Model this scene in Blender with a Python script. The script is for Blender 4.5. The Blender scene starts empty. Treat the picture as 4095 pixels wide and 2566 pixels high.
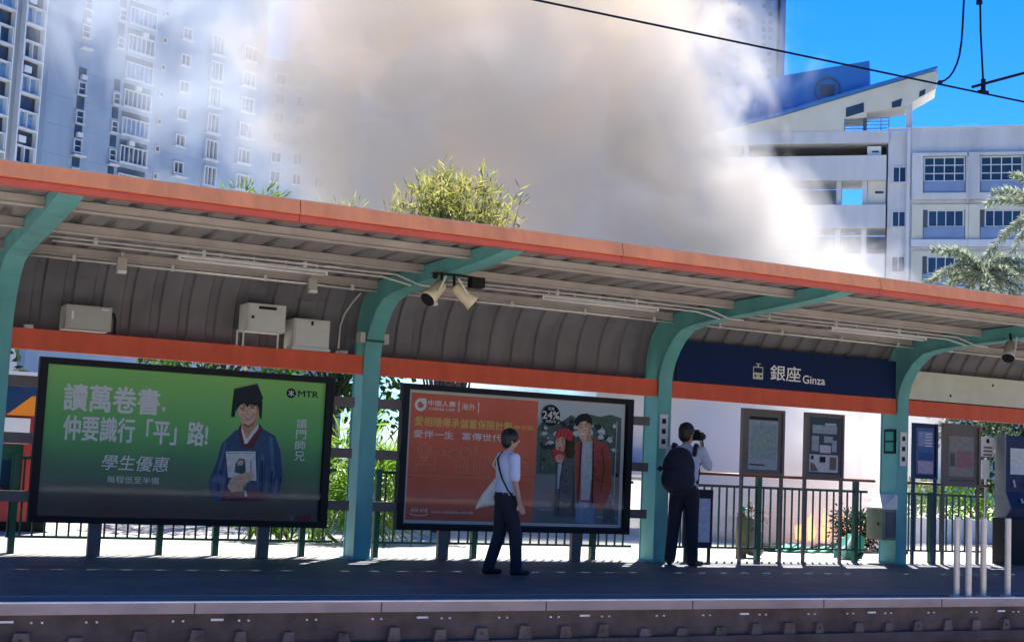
import bpy, bmesh, math, random
from mathutils import Vector, Matrix, noise
random.seed(7)
R = math.radians
scene = bpy.context.scene
COL = scene.collection

# ------------------------------------------------------------------ camera
cam_d = bpy.data.cameras.new('camera')
cam = bpy.data.objects.new('camera', cam_d); COL.objects.link(cam)
YAW, PITCH, ROLL = R(27.5304), R(5.9236), R(2.5897)
F = Vector((math.sin(YAW)*math.cos(PITCH), math.cos(YAW)*math.cos(PITCH), math.sin(PITCH)))
rt = Vector((math.cos(YAW), -math.sin(YAW), 0)); up = rt.cross(F)
c_, s_ = math.cos(ROLL), math.sin(ROLL)
RT = c_*rt + s_*up; UP = -s_*rt + c_*up
cam.matrix_world = Matrix(((RT.x, UP.x, -F.x, 0), (RT.y, UP.y, -F.y, 0), (RT.z, UP.z, -F.z, 1.285), (0, 0, 0, 1)))
cam_d.sensor_width = 36; cam_d.lens = 36*5558.75/4095
cam_d.clip_start = .05; cam_d.clip_end = 3000
scene.camera = cam

# ------------------------------------------------------------------ sky, sun, exposure
SUN_AZ, SUN_EL = R(37.7), R(58.9)
w = bpy.data.worlds.new('World'); scene.world = w; w.use_nodes = True
nt = w.node_tree; nt.nodes.clear()
def N(t, kind, **kw):
    n = t.nodes.new(kind)
    for k, v in kw.items():
        if hasattr(n, k): setattr(n, k, v)
    return n
sky = N(nt, 'ShaderNodeTexSky'); sky.sky_type = 'NISHITA'; sky.sun_disc = False
sky.sun_elevation = SUN_EL; sky.sun_rotation = SUN_AZ
sky.air_density = 1.0; sky.dust_density = 0.15; sky.ozone_density = 4.0
hs = N(nt, 'ShaderNodeHueSaturation'); hs.inputs['Saturation'].default_value = 1.45; hs.inputs['Value'].default_value = 1.0
tint = N(nt, 'ShaderNodeMixRGB', blend_type='MULTIPLY'); tint.inputs[0].default_value = 1; tint.inputs[2].default_value = (.46, .66, .93, 1)
# a few small low clouds
tc = N(nt, 'ShaderNodeTexCoord'); mp = N(nt, 'ShaderNodeMapping'); mp.inputs['Scale'].default_value = (1, 1, 2.2)
cn = N(nt, 'ShaderNodeTexNoise'); cn.inputs['Scale'].default_value = 5.5; cn.inputs['Detail'].default_value = 7; cn.inputs['Roughness'].default_value = .55
cr = N(nt, 'ShaderNodeValToRGB'); cr.color_ramp.elements[0].position = .56; cr.color_ramp.elements[1].position = .74
sep = N(nt, 'ShaderNodeSeparateXYZ'); band = N(nt, 'ShaderNodeMapRange'); band.inputs[1].default_value = .30; band.inputs[2].default_value = .20; band.inputs[3].default_value = 0.0; band.inputs[4].default_value = 1
mul = N(nt, 'ShaderNodeMath', operation='MULTIPLY')
cm = N(nt, 'ShaderNodeMixRGB'); cm.inputs[2].default_value = (9, 9.6, 10.5, 1)
bg = N(nt, 'ShaderNodeBackground'); bg.inputs[1].default_value = .072
wo = N(nt, 'ShaderNodeOutputWorld')
L = nt.links.new
L(sky.outputs[0], hs.inputs['Color']); L(hs.outputs[0], tint.inputs[1])
L(tc.outputs['Generated'], mp.inputs[0]); L(mp.outputs[0], cn.inputs['Vector']); L(cn.outputs['Fac'], cr.inputs[0])
L(tc.outputs['Generated'], sep.inputs[0]); L(sep.outputs[2], band.inputs[0])
L(cr.outputs[0], mul.inputs[0]); L(band.outputs[0], mul.inputs[1]); L(mul.outputs[0], cm.inputs[0])
L(tint.outputs[0], cm.inputs[1]); L(cm.outputs[0], bg.inputs[0]); L(bg.outputs[0], wo.inputs[0])

sd = bpy.data.lights.new('sun', 'SUN'); sd.energy = 4.8; sd.angle = R(.55); sd.color = (1, .94, .84)
sun = bpy.data.objects.new('sun', sd); COL.objects.link(sun)
to_sun = Vector((math.sin(SUN_AZ)*math.cos(SUN_EL), math.cos(SUN_AZ)*math.cos(SUN_EL), math.sin(SUN_EL)))
sun.rotation_euler = to_sun.to_track_quat('Z', 'Y').to_euler(); sun.location = (20, 30, 60)

vs = scene.view_settings
vs.view_transform = 'Standard'; vs.look = 'None'; vs.gamma = 1; vs.exposure = 1.7; vs.use_curve_mapping = False
scene.render.engine = 'CYCLES'
cy = scene.cycles
cy.max_bounces = 8; cy.diffuse_bounces = 3; cy.glossy_bounces = 3; cy.transmission_bounces = 4; cy.transparent_max_bounces = 10
cy.volume_bounces = 4; cy.volume_step_rate = 1.0; cy.volume_max_steps = 96
cy.use_denoising = True; cy.use_adaptive_sampling = True; cy.adaptive_threshold = .02
cy.sample_clamp_indirect = 6; cy.caustics_reflective = False; cy.caustics_refractive = False

# ------------------------------------------------------------------ materials
MATS = {}
def mat(name, col, rough=.6, var=.15, scale=6., metal=0., bump=0., spec=.4, bscale=None, stretch=None, coat=0.):
    if name in MATS: return MATS[name]
    m = bpy.data.materials.new(name); m.use_nodes = True; t = m.node_tree
    p = t.nodes['Principled BSDF']; p.inputs['Roughness'].default_value = rough; p.inputs['Metallic'].default_value = metal
    p.inputs['Specular IOR Level'].default_value = spec; p.inputs['Coat Weight'].default_value = coat
    tcn = N(t, 'ShaderNodeTexCoord'); src = tcn.outputs['Object']
    if stretch:
        mpp = N(t, 'ShaderNodeMapping'); mpp.inputs['Scale'].default_value = stretch; t.links.new(src, mpp.inputs[0]); src = mpp.outputs[0]
    nz = N(t, 'ShaderNodeTexNoise'); nz.inputs['Scale'].default_value = scale; nz.inputs['Detail'].default_value = 6; nz.inputs['Roughness'].default_value = .6
    t.links.new(src, nz.inputs['Vector'])
    mr = N(t, 'ShaderNodeMapRange'); mr.inputs[1].default_value = .3; mr.inputs[2].default_value = .7; mr.inputs[3].default_value = 1-var; mr.inputs[4].default_value = 1+var
    t.links.new(nz.outputs['Fac'], mr.inputs[0])
    vm = N(t, 'ShaderNodeVectorMath', operation='SCALE'); vm.inputs[0].default_value = col
    t.links.new(mr.outputs[0], vm.inputs['Scale']); t.links.new(vm.outputs[0], p.inputs['Base Color'])
    if bump:
        b = N(t, 'ShaderNodeBump'); b.inputs['Strength'].default_value = bump; b.inputs['Distance'].default_value = .02
        n2 = N(t, 'ShaderNodeTexNoise'); n2.inputs['Scale'].default_value = bscale or scale*5; n2.inputs['Detail'].default_value = 5
        t.links.new(src, n2.inputs['Vector']); t.links.new(n2.outputs['Fac'], b.inputs['Height']); t.links.new(b.outputs[0], p.inputs['Normal'])
    MATS[name] = m; return m

def leaf_mat(name, c1, c2, trans=.5):
    m = bpy.data.materials.new(name); m.use_nodes = True; t = m.node_tree; t.nodes.clear()
    g = N(t, 'ShaderNodeNewGeometry'); rp = N(t, 'ShaderNodeValToRGB')
    rp.color_ramp.elements[0].color = (*c1, 1); rp.color_ramp.elements[1].color = (*c2, 1)
    t.links.new(g.outputs['Random Per Island'], rp.inputs[0])
    pb = N(t, 'ShaderNodeBsdfPrincipled'); pb.inputs['Roughness'].default_value = .5; pb.inputs['Specular IOR Level'].default_value = .35
    tr = N(t, 'ShaderNodeBsdfTranslucent'); mx = N(t, 'ShaderNodeMixShader'); mx.inputs[0].default_value = trans
    t.links.new(rp.outputs[0], pb.inputs['Base Color']); t.links.new(rp.outputs[0], tr.inputs[0])
    t.links.new(pb.outputs[0], mx.inputs[1]); t.links.new(tr.outputs[0], mx.inputs[2])
    o = N(t, 'ShaderNodeOutputMaterial'); t.links.new(mx.outputs[0], o.inputs[0]); return m

def paver_mat(name, col, tile):
    m = mat(name, col, .6, .25, 1.3, spec=.3); t = m.node_tree; p = t.nodes['Principled BSDF']
    br = N(t, 'ShaderNodeTexBrick'); br.inputs['Scale'].default_value = 1; br.inputs['Brick Width'].default_value = tile*2; br.inputs['Row Height'].default_value = tile
    br.inputs['Mortar Size'].default_value = .008; br.inputs['Color1'].default_value = (1,1,1,1); br.inputs['Color2'].default_value = (.82,.82,.84,1); br.inputs['Mortar'].default_value = (.45,.45,.45,1)
    tcn = N(t, 'ShaderNodeTexCoord'); t.links.new(tcn.outputs['Object'], br.inputs['Vector'])
    src = p.inputs['Base Color'].links[0].from_socket; mm = N(t, 'ShaderNodeMixRGB', blend_type='MULTIPLY'); mm.inputs[0].default_value = 1
    t.links.new(src, mm.inputs[1]); t.links.new(br.outputs['Color'], mm.inputs[2]); t.links.new(mm.outputs[0], p.inputs['Base Color'])
    b = N(t, 'ShaderNodeBump'); b.inputs['Strength'].default_value = .3; b.inputs['Distance'].default_value = .01; t.links.new(br.outputs['Color'], b.inputs['Height']); t.links.new(b.outputs[0], p.inputs['Normal'])
    return m
def glass_sheet(name, rough=.03):
    m = bpy.data.materials.new(name); m.use_nodes = True; t = m.node_tree; t.nodes.clear()
    tr = N(t, 'ShaderNodeBsdfTransparent'); tr.inputs[0].default_value = (.94, .96, .96, 1)
    gl = N(t, 'ShaderNodeBsdfGlossy'); gl.inputs['Roughness'].default_value = rough
    fr = N(t, 'ShaderNodeFresnel'); fr.inputs[0].default_value = 1.33; mx = N(t, 'ShaderNodeMixShader')
    t.links.new(fr.outputs[0], mx.inputs[0]); t.links.new(tr.outputs[0], mx.inputs[1]); t.links.new(gl.outputs[0], mx.inputs[2])
    o = N(t, 'ShaderNodeOutputMaterial'); t.links.new(mx.outputs[0], o.inputs[0]); return m

M = dict(
 teal=mat('teal_paint', (.125, .385, .375), .5, .2, 2.2, bump=.08, spec=.3, stretch=(1, 1, .4)),
 orange=mat('orange_paint', (.66, .10, .04), .5, .14, 2.5, spec=.3, stretch=(1.5, 1, .5)),
 fascia=mat('fascia_paint', (.92, .33, .14), .5, .16, 2.6, spec=.3, stretch=(1.6, 1, .35)),
 red=mat('red_lip', (.52, .10, .06), .5, .12, 2),
 purlin=mat('purlin_paint', (.37, .335, .31), .55, .16, 3),
 lip=mat('purlin_lip', (.5, .44, .40), .5, .1, 3),
 sheet=mat('roof_sheet', (.27, .25, .245), .6, .2, 2, stretch=(1, .3, 1)),
 clad=mat('cladding', (.135, .13, .145), .6, .25, 2.2, stretch=(1, 1, .35), bump=.06),
 galv=mat('grey_conduit', (.55, .53, .52), .45, .1, 4),
 boxgrey=mat('box_grey', (.42, .40, .36), .5, .07, 3),
 boxlight=mat('box_light', (.56, .56, .53), .5, .06, 3),
 black=mat('black', (.012, .013, .016), .55, .1, 4, spec=.2),
 frame=mat('dark_frame', (.010, .011, .015), .55, .1, 4, spec=.2),
 floor=paver_mat('platform_paver', (.105, .115, .14), .3),
 white=mat('white_paint', (.70, .70, .69), .5, .05, 4),
 coping=mat('coping', (.36, .285, .275), .75, .22, 3, stretch=(.5, 1, 1), bump=.2, bscale=40),
 copew=mat('white_line', (.85, .82, .82), .7, .12, 5),
 wall=mat('platform_wall', (.105, .075, .068), .9, .4, 2.6, bump=.3),
 corbel=mat('corbel', (.145, .108, .095), .9, .4, 5, bump=.3),
 ballast=mat('ballast', (.075, .062, .056), .95, .5, 14, bump=1., bscale=22),
 pave=paver_mat('pavement', (.44, .42, .38), .4),
 asphalt=mat('asphalt', (.09, .09, .09), .9, .2, 8, bump=.2),
 green=mat('rail_green', (.012, .075, .05), .4, .15, 5),
 bronze=mat('board_frame', (.15, .125, .115), .55, .12, 5, spec=.25),
 navyframe=mat('navy_frame', (.018, .032, .095), .55, .1, 5, spec=.2),
 maroon=mat('handrail_red', (.20, .045, .025), .4, .1, 6),
 navy=mat('sign_navy', (.006, .02, .085), .65, .06, 2, spec=.15),
 cream=mat('cream_board', (.60, .60, .50), .55, .1, 2.2),
 steel=mat('post_steel', (.62, .56, .50), .4, .08, 8, metal=.3),
 txtw=mat('lettering_white', (.90, .91, .90), .7, .01, 5, spec=.2),
 txtg=mat('lettering_gold', (.88, .66, .16), .5, .04, 5),
 skin=mat('skin', (.48, .27, .18), .5, .08, 12),
 hair=mat('hair', (.012, .010, .010), .45, .3, 60),
 shirt=mat('shirt_blue', (.56, .62, .82), .8, .07, 9, bump=.25, bscale=14),
 shirt2=mat('shirt_grey', (.46, .53, .66), .8, .07, 9, bump=.25, bscale=14),
 trouser=mat('trouser_navy', (.016, .017, .032), .85, .15, 9, bump=.2, bscale=14),
 shoe=mat('shoe', (.012, .012, .014), .5, .1, 8),
 canvas=mat('tote_canvas', (.66, .65, .60), .85, .08, 9, bump=.25, bscale=16),
 pack=mat('backpack_navy', (.013, .015, .034), .8, .2, 7, bump=.3, bscale=18),
 bark=mat('bark', (.13, .10, .07), .9, .3, 9, bump=.6),
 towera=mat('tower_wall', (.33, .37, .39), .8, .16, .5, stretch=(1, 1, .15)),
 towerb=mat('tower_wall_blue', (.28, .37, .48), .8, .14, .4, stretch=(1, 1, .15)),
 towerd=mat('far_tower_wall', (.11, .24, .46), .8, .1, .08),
 tframe=mat('building_trim', (.60, .64, .68), .6, .05, 1),
 tdark=mat('tower_shade', (.07, .09, .12), .8, .15, .5),
 pane=mat('window_pane', (.02, .055, .12), .2, .3, .5, spec=.3),
 paned=mat('window_dark', (.03, .045, .075), .2, .3, 1, spec=.5),
 curtain=mat('window_blue', (.15, .30, .52), .35, .25, 1.5),
 school=mat('school_wall', (.56, .58, .60), .8, .13, .6, stretch=(1, 1, .2)),
 schooly=mat('school_cream', (.62, .61, .52), .8, .07, .5),
 schoolb=mat('school_blue', (.03, .17, .48), .6, .1, .4),
 spand=mat('school_spandrel', (.20, .29, .46), .6, .1, .8),
 wire=mat('wire_dark', (.010, .014, .03), .9, .1, 5, spec=.03),
 charred=mat('charred', (.02, .02, .022), .95, .4, 9, bump=.8),
 olive=mat('olive', (.13, .13, .06), .8, .2, 6, bump=.3),
 sack=mat('grey_sack', (.20, .18, .18), .8, .25, 8, bump=.6, bscale=12),
 bin=mat('bin_green', (.03, .26, .20), .5, .1, 4),
 binl=mat('bin_pale', (.48, .62, .58), .5, .1, 4),
 busred=mat('bus_red', (.36, .03, .028), .4, .08, 2),
 busor=mat('bus_orange', (.85, .26, .02), .4, .08, 2),
 lamp=mat('lamp_cream', (.70, .60, .40), .45, .06, 5),
)
GLASS = glass_sheet('poster_glass')

# ------------------------------------------------------------------ mesh helper
class MB:
    def __init__(s, fr=None): s.v, s.f, s.m, s.fr = [], [], [], fr
    def add(s, vs, fs, mi=0):
        b = len(s.v)
        for p in vs:
            p = Vector(p)
            s.v.append(Vector(s.fr(p)) if s.fr else p)
        for f in fs: s.f.append([b+i for i in f]); s.m.append(mi)
        return s
    def box(s, x0, x1, y0, y1, z0, z1, mi=0):
        return s.add([(x0,y0,z0),(x1,y0,z0),(x1,y1,z0),(x0,y1,z0),(x0,y0,z1),(x1,y0,z1),(x1,y1,z1),(x0,y1,z1)],
                     [(0,3,2,1),(4,5,6,7),(0,1,5,4),(1,2,6,5),(2,3,7,6),(3,0,4,7)], mi)
    def bar(s, p, q, w, h=None, mi=0, upv=(0,0,1)):
        p, q = Vector(p), Vector(q); d = (q-p).normalized(); h = h or w
        u = Vector(upv)
        if abs(d.dot(u)) > .95: u = Vector((0,1,0))
        a = d.cross(u).normalized()*w/2; b = a.cross(d).normalized()*h/2
        vs = [c+e for c in (p, q) for e in (-a-b, a-b, a+b, -a+b)]
        return s.add(vs, [(3,2,1,0),(4,5,6,7),(0,1,5,4),(1,2,6,5),(2,3,7,6),(3,0,4,7)], mi)
    def tube(s, path, r, seg=8, mi=0, cap=True):
        path = [Vector(p) for p in path]; n = len(path); vs = []; fs = []
        rr = r if isinstance(r, (list, tuple)) else [r]*n
        pa = None
        for i, p in enumerate(path):
            d = (path[min(i+1, n-1)]-path[max(i-1, 0)]).normalized()
            if pa is None:
                u = Vector((0,0,1)) if abs(d.z) < .9 else Vector((1,0,0))
                a = d.cross(u).normalized()
            else: a = (pa - d*pa.dot(d)).normalized()
            pa = a; b = d.cross(a)
            for k in range(seg):
                t = 2*math.pi*k/seg; vs.append(p+(a*math.cos(t)+b*math.sin(t))*rr[i])
        for i in range(n-1):
            for k in range(seg):
                k2 = (k+1) % seg; fs.append((i*seg+k, i*seg+k2, (i+1)*seg+k2, (i+1)*seg+k))
        if cap: fs.append(tuple(reversed(range(seg)))); fs.append(tuple(range((n-1)*seg, n*seg)))
        return s.add(vs, fs, mi)
    def prism(s, pts, axis, a, b, mi=0):
        def P(u, v, t): return {'x': (t,u,v), 'y': (u,t,v), 'z': (u,v,t)}[axis]
        n = len(pts); vs = [P(u,v,a) for u,v in pts]+[P(u,v,b) for u,v in pts]
        fs = [tuple(range(n)), tuple(range(2*n-1, n-1, -1))]+[(i, n+i, n+(i+1)%n, (i+1)%n) for i in range(n)]
        return s.add(vs, fs, mi)
    def ball(s, c, r, seg=12, ring=8, mi=0):
        c = Vector(c); r = (r, r, r) if not isinstance(r, (tuple, list)) else r
        vs = [c+Vector((0,0,-r[2]))]; fs = []
        for i in range(1, ring):
            t = math.pi*i/ring-math.pi/2
            for k in range(seg):
                a = 2*math.pi*k/seg; vs.append(c+Vector((math.cos(t)*math.cos(a)*r[0], math.cos(t)*math.sin(a)*r[1], math.sin(t)*r[2])))
        vs.append(c+Vector((0,0,r[2]))); T = len(vs)-1
        for k in range(seg):
            k2 = (k+1) % seg; fs.append((0, 1+k2, 1+k)); fs.append((T, T-seg+k, T-seg+k2))
            for i in range(ring-2): fs.append((1+i*seg+k, 1+i*seg+k2, 1+(i+1)*seg+k2, 1+(i+1)*seg+k))
        return s.add(vs, fs, mi)
    def capsule(s, p, r0, q, r1, seg=12, mi=0):
        p, q = Vector(p), Vector(q); d = (q-p); ln = d.length; d.normalize()
        path, rad = [], []
        for t in (-90, -60, -30, 0): path.append(p+d*r0*math.sin(R(t))); rad.append(max(.0008, r0*math.cos(R(t))))
        for t in (0, 30, 60, 90): path.append(q+d*r1*math.sin(R(t))); rad.append(max(.0008, r1*math.cos(R(t))))
        if ln < 1e-6: return s.ball(p, r0)
        return s.tube(path, rad, seg, mi)
    def build(s, name, mats, parent=None, smooth=False, loc=None, fix=True):
        me = bpy.data.meshes.new(name)
        base = root_loc(parent) if parent else (Vector(loc) if loc else Vector((0,0,0)))
        me.from_pydata([tuple(v-base) for v in s.v], [], s.f)
        for m in (mats if isinstance(mats, (list, tuple)) else [mats]): me.materials.append(m)
        me.polygons.foreach_set('material_index', s.m)
        if fix:
            bm = bmesh.new(); bm.from_mesh(me); bmesh.ops.recalc_face_normals(bm, faces=bm.faces); bm.to_mesh(me); bm.free()
        if smooth: me.polygons.foreach_set('use_smooth', [True]*len(me.polygons))
        me.update()
        o = bpy.data.objects.new(name, me); COL.objects.link(o)
        if parent: o.parent = parent
        else: o.location = base
        return o
def root_loc(o):
    while o.parent: o = o.parent
    return Vector(o.location)
def tag(o, label=None, cat=None, group=None, kind=None):
    if label: o['label'] = label
    if cat: o['category'] = cat
    if group: o['group'] = group
    if kind: o['kind'] = kind
    return o
def thing(name, loc, label, cat, group=None):
    o = bpy.data.objects.new(name, None); COL.objects.link(o); o.location = loc; o.empty_display_size = .2
    return tag(o, label, cat, group)
def box(name, m, parent, *a, **k): return MB().box(*a).build(name, m, parent, **k)
def copy_tree(o, parent=None, delta=None):
    c = o.copy(); COL.objects.link(c)
    if parent: c.parent = parent
    if delta: c.location = Vector(o.location)+Vector(delta)
    for ch in list(o.children): copy_tree(ch, c)
    return c

# text laid on a plane facing the camera side (-Y)
def text_mesh(mb, s, x, z, y, h, width=None, bold=0., mi=0, align='LEFT', depth=.002, shear=0.):
    cu = bpy.data.curves.new('lettering_curve', 'FONT'); cu.body = s; cu.resolution_u = 3; cu.align_x = align; cu.shear = shear
    o = bpy.data.objects.new('lettering_curve', cu); COL.objects.link(o)
    bpy.context.view_layer.update(); dg = bpy.context.evaluated_depsgraph_get()
    me = bpy.data.meshes.new_from_object(o.evaluated_get(dg))
    pts = [v.co.copy() for v in me.vertices]
    if pts:
        x0, x1 = min(p.x for p in pts), max(p.x for p in pts); y0, y1 = min(p.y for p in pts), max(p.y for p in pts)
        k = h/max(y1-y0, 1e-6); kx = k if width is None else width/(x1-x0)
        off = x-(x0*kx if align == 'LEFT' else (x0+x1)/2*kx)
        q = bold*k
        for i, (dx, dz) in enumerate([(0, 0)] if not bold else [(0, 0), (q, 0), (-q, 0), (0, q), (0, -q)]):
            mb.add([(off+p.x*kx+dx, y-i*.0001, z+(p.y-y0)*k+dz) for p in pts], [tuple(f.vertices) for f in me.polygons], mi)
    bpy.data.objects.remove(o); bpy.data.curves.remove(cu); bpy.data.meshes.remove(me)
    return mb
def poly(mb, pts, y, mi=0): return mb.add([(x, y, z) for x, z in pts], [tuple(range(len(pts)))], mi)
def disc(mb, x, z, r, y, mi=0, n=28, r2=0, rz=None):
    rz = rz or r
    P = [(x+r*math.cos(2*math.pi*i/n), y, z+rz*math.sin(2*math.pi*i/n)) for i in range(n)]
    if not r2: return mb.add(P, [tuple(range(n))], mi)
    k = r2/r
    Q = [(x+k*(p[0]-x), y, z+k*(p[2]-z)) for p in P]
    return mb.add(P+Q, [(i, (i+1) % n, n+(i+1) % n, n+i) for i in range(n)], mi)
def stroke(mb, pts, wd, y, mi=0):
    for (x0, z0), (x1, z1) in zip(pts, pts[1:]):
        d = Vector((x1-x0, z1-z0)); 
        if d.length < 1e-5: continue
        n = Vector((-d.y, d.x)).normalized()*wd/2
        mb.add([(x0+n.x, y, z0+n.y), (x0-n.x, y, z0-n.y), (x1-n.x, y, z1-n.y), (x1+n.x, y, z1+n.y)], [(0,1,2,3)], mi)
    return mb

# ------------------------------------------------------------------ ground, platform, track
def structure(name, mb, m): return tag(mb.build(name, m), None, None, None, 'structure')
EDGE = 11.9
g = MB(); g.add([(-700,-700,-.95),(900,-700,-.95),(900,900,-.95),(-700,900,-.95)], [(0,1,2,3)]); structure('ground', g, M['ballast'])
structure('platform', MB().box(-60, 90, EDGE+.16, 19.3, -.94, 0), M['floor'])
structure('platform_coping', MB().box(-60, 90, EDGE, EDGE+.16, -.092, .002, 0).box(-60, 90, EDGE-.010, EDGE+.045, .0005, .012, 1), [M['coping'], M['copew']])
cp = MB()
for k in range(-10, 22): cp.box(1.55+k*1.72, 1.562+k*1.72, EDGE-.004, EDGE+.02, -.091, -.004)
structure('coping_joints', cp, M['wall'])
structure('tactile_strip', MB().box(-60, 90, 12.10, 12.42, .0005, .0045, 0).box(-60, 90, 12.42, 12.47, .0005, .0048, 1), [mat('tactile_grey', (.15, .14, .135), .85, .3, 3, stretch=(.4, 3, 1)), mat('tactile_line', (.30, .31, .32), .8, .25, 3)])
pw = MB().box(-60, 90, EDGE+.05, EDGE+.158, -.94, -.0925, 0).box(-60, 90, EDGE-.03, EDGE+.05, -.47, -.36, 0)
random.seed(3)
for k in range(-20, 60):
    x = k*.46+random.uniform(-.05, .05); wd = random.uniform(.07, .13)
    zt = -.25+random.uniform(-.03, .02); pw.prism([(x-.02,-.36),(x+wd+.02,-.36),(x+wd,zt),(x,zt)], 'y', EDGE+.0, EDGE+.05, 1)
    if k % 3 == 1: pw.box(x+wd*.35, x+wd*.6, EDGE-.012, EDGE-.0, -.31, -.285, 0)
structure('platform_wall', pw, [M['wall'], M['corbel']])
bl = MB()
for k in range(-6, 26):
    x = k*.62+random.uniform(-.12, .12)
    for d in (0, .085): bl.box(x+d, x+d+.016, EDGE+.03, EDGE+.05, -.165, -.150, 0)
    if k % 3 == 0: bl.box(x-.24, x-.13, EDGE+.036, EDGE+.05, -.158, -.140, 0)
structure('wall_bolts', bl, M['copew'])
structure('unseen_bounce_slab', MB().box(-60, 90, -9, EDGE+.05, -1.2, -.935), mat('bounce_slab_pale', (.42, .38, .33), .9, .15, 1.5, bump=.2))  # unseen pale slab, added to bounce sunlight up into the shelter
structure('pavement', MB().box(-60, 90, 19.3, 27.5, -.94, -.03), M['pave'])
pl_ = MB()
pl_.add([(-60, 16.95, .004), (90, 16.95, .004), (90, 19.3, .004), (-60, 19.3, .004)], [(0,1,2,3)])
structure('pavement_strip', pl_, M['pave'])
structure('road', MB().box(-60, 120, 27.5, 38, -.94, -.18), M['asphalt'])
structure('far_pavement', MB().box(-150, 260, 38, 170, -.94, -.06), M['pave'])
structure('unseen_opposite_platform', MB().box(-60, 90, -30, -11.2, -1.2, 0), M['floor'])  # unseen; added with its coping for the streak reflected in the poster glass
structure('unseen_opposite_coping', MB().box(-60, 90, -11.2, -10.9, -.14, .003), M['copew'])
hm = MB()
for k in range(46):
    x = -140+k*6; hm.box(x, x+6, -80, -46+random.uniform(-2, 2), -1.2, 10+3*math.sin(k*.7)+random.uniform(-1.5, 1.5))
structure('sky_blocker', hm, mat('blocker_green', (.035, .06, .025), .95, .4, .6))  # unseen bank added to keep low sky out of the poster glass
for y in (9.05, 10.48):
    r_ = MB().box(-60, 90, y-.035, y+.035, -.80, -.72).box(-60, 90, y-.07, y+.07, -.93, -.905).box(-60, 90, y-.012, y+.012, -.905, -.80)
    structure('rail', r_, M['steel'])
# ------------------------------------------------------------------ shelter
X0, BAY = 2.183, 4.6
XS = [X0+BAY*k for k in range(-1, 5)]
sh = thing('platform_shelter', (9, 16.92, 0), 'teal framed platform shelter with curved dark back and orange edged roof', 'shelter')
front = [(16.92,.0),(16.92,2.62),(16.89,2.76),(16.83,2.90),(16.73,3.05),(16.58,3.21),(16.38,3.33),(16.05,3.388),(15.5,3.418),(14.5,3.465),(13.6,3.515),(13.2,3.55),(12.97,3.585)]
back = [(17.30,.0),(17.30,2.62),(17.285,2.85),(17.245,3.06),(17.15,3.27),(17.02,3.43),(16.84,3.52),(16.5,3.575),(15.6,3.60),(14.5,3.63),(13.6,3.655),(13.2,3.67),(12.97,3.68)]
fm = MB()
n = len(front)
for i in range(n-1):
    (y0, z0), (y1, z1) = front[i], front[i+1]; (a0, b0), (a1, b1) = back[i], back[i+1]
    for sx in (-1, 1):
        fm.add([(sx*.088,y0,z0),(sx*.088,y1,z1),(sx*.088,a1,b1),(sx*.088,a0,b0)], [(0,1,2,3)])
for path, sgn, wdt in ((front, -1, .115), (back, 1, .10)):
    vs, fs = [], []
    for i, (y, z) in enumerate(path):
        a = Vector(path[max(i-1,0)]); b = Vector(path[min(i+1,n-1)]); t = (b-a).normalized(); nrm = Vector((-t.y, t.x))
        q_ = back[i] if sgn < 0 else front[i]
        if nrm.dot(Vector((y-q_[0], z-q_[1]))) < 0: nrm = -nrm
        o = Vector((y, z))+nrm*.012
        i_ = Vector((y, z))-nrm*.006
        vs += [(-wdt, o.x, o.y), (wdt, o.x, o.y), (wdt, i_.x, i_.y), (-wdt, i_.x, i_.y)]
    for i in range(n-1):
        for k in range(4): fs.append((i*4+k, i*4+(k+1)%4, (i+1)*4+(k+1)%4, (i+1)*4+k))
    fs += [(0,1,2,3), ((n-1)*4, (n-1)*4+3, (n-1)*4+2, (n-1)*4+1)]
    fm.add(vs, fs)
fm.box(-.15, .15, 16.86, 17.34, .0, .014)
first = None
for x in XS:
    if first is None:
        mbx = MB(); mbx.v = [v+Vector((x, 0, 0)) for v in fm.v]; mbx.f = fm.f; mbx.m = fm.m
        first = mbx.build('frame', M['teal'], sh); fx = x
    else:
        c = first.copy(); COL.objects.link(c); c.parent = sh; c.location = (x-fx, 0, 0)
# roof sheet: corrugated, over the rafters; ribs run across the platform
XA, XB = XS[0]-.6, XS[-1]+.6
prof_r = [(12.93,3.705),(14.5,3.66),(15.6,3.632),(16.5,3.606),(16.85,3.555)]
prof_c = [(16.85,3.553),(17.04,3.455),(17.175,3.285),(17.27,3.07),(17.31,2.86),(17.325,2.63)]
def corrugate(prof, pitch, depth, x0, x1, thick=.012):
    mb = MB(); xs = []; x = x0
    while x < x1:
        xs += [(x, 0), (x+pitch*.62, 0), (x+pitch*.68, depth), (x+pitch*.94, depth)]; x += pitch
    rows = []
    for i, (y, z) in enumerate(prof):
        a = Vector(prof[max(i-1,0)]); b = Vector(prof[min(i+1,len(prof)-1)]); t = (b-a).normalized(); nr = Vector((-t.y, t.x))
        if nr.y < 0 and abs(nr.y) > .2: nr = -nr
        if abs(nr.y) <= .2 and nr.x < 0: nr = -nr
        rows.append((Vector((y, z)), nr))
    for th in (0, thick):
        base = [(xx, p.x+nr.x*(d+th), p.y+nr.y*(d+th)) for p, nr in rows for xx, d in xs]
        W = len(xs)
        mb.add(base, [(r*W+i, r*W+i+1, (r+1)*W+i+1, (r+1)*W+i) for r in range(len(rows)-1) for i in range(W-1)])
    return mb
corrugate(prof_r, .355, .045, XA, XB).build('roof_sheet', M['sheet'], sh)
corrugate(prof_c, .355, .036, XA, XB).build('back_cladding', M['clad'], sh)
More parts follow.
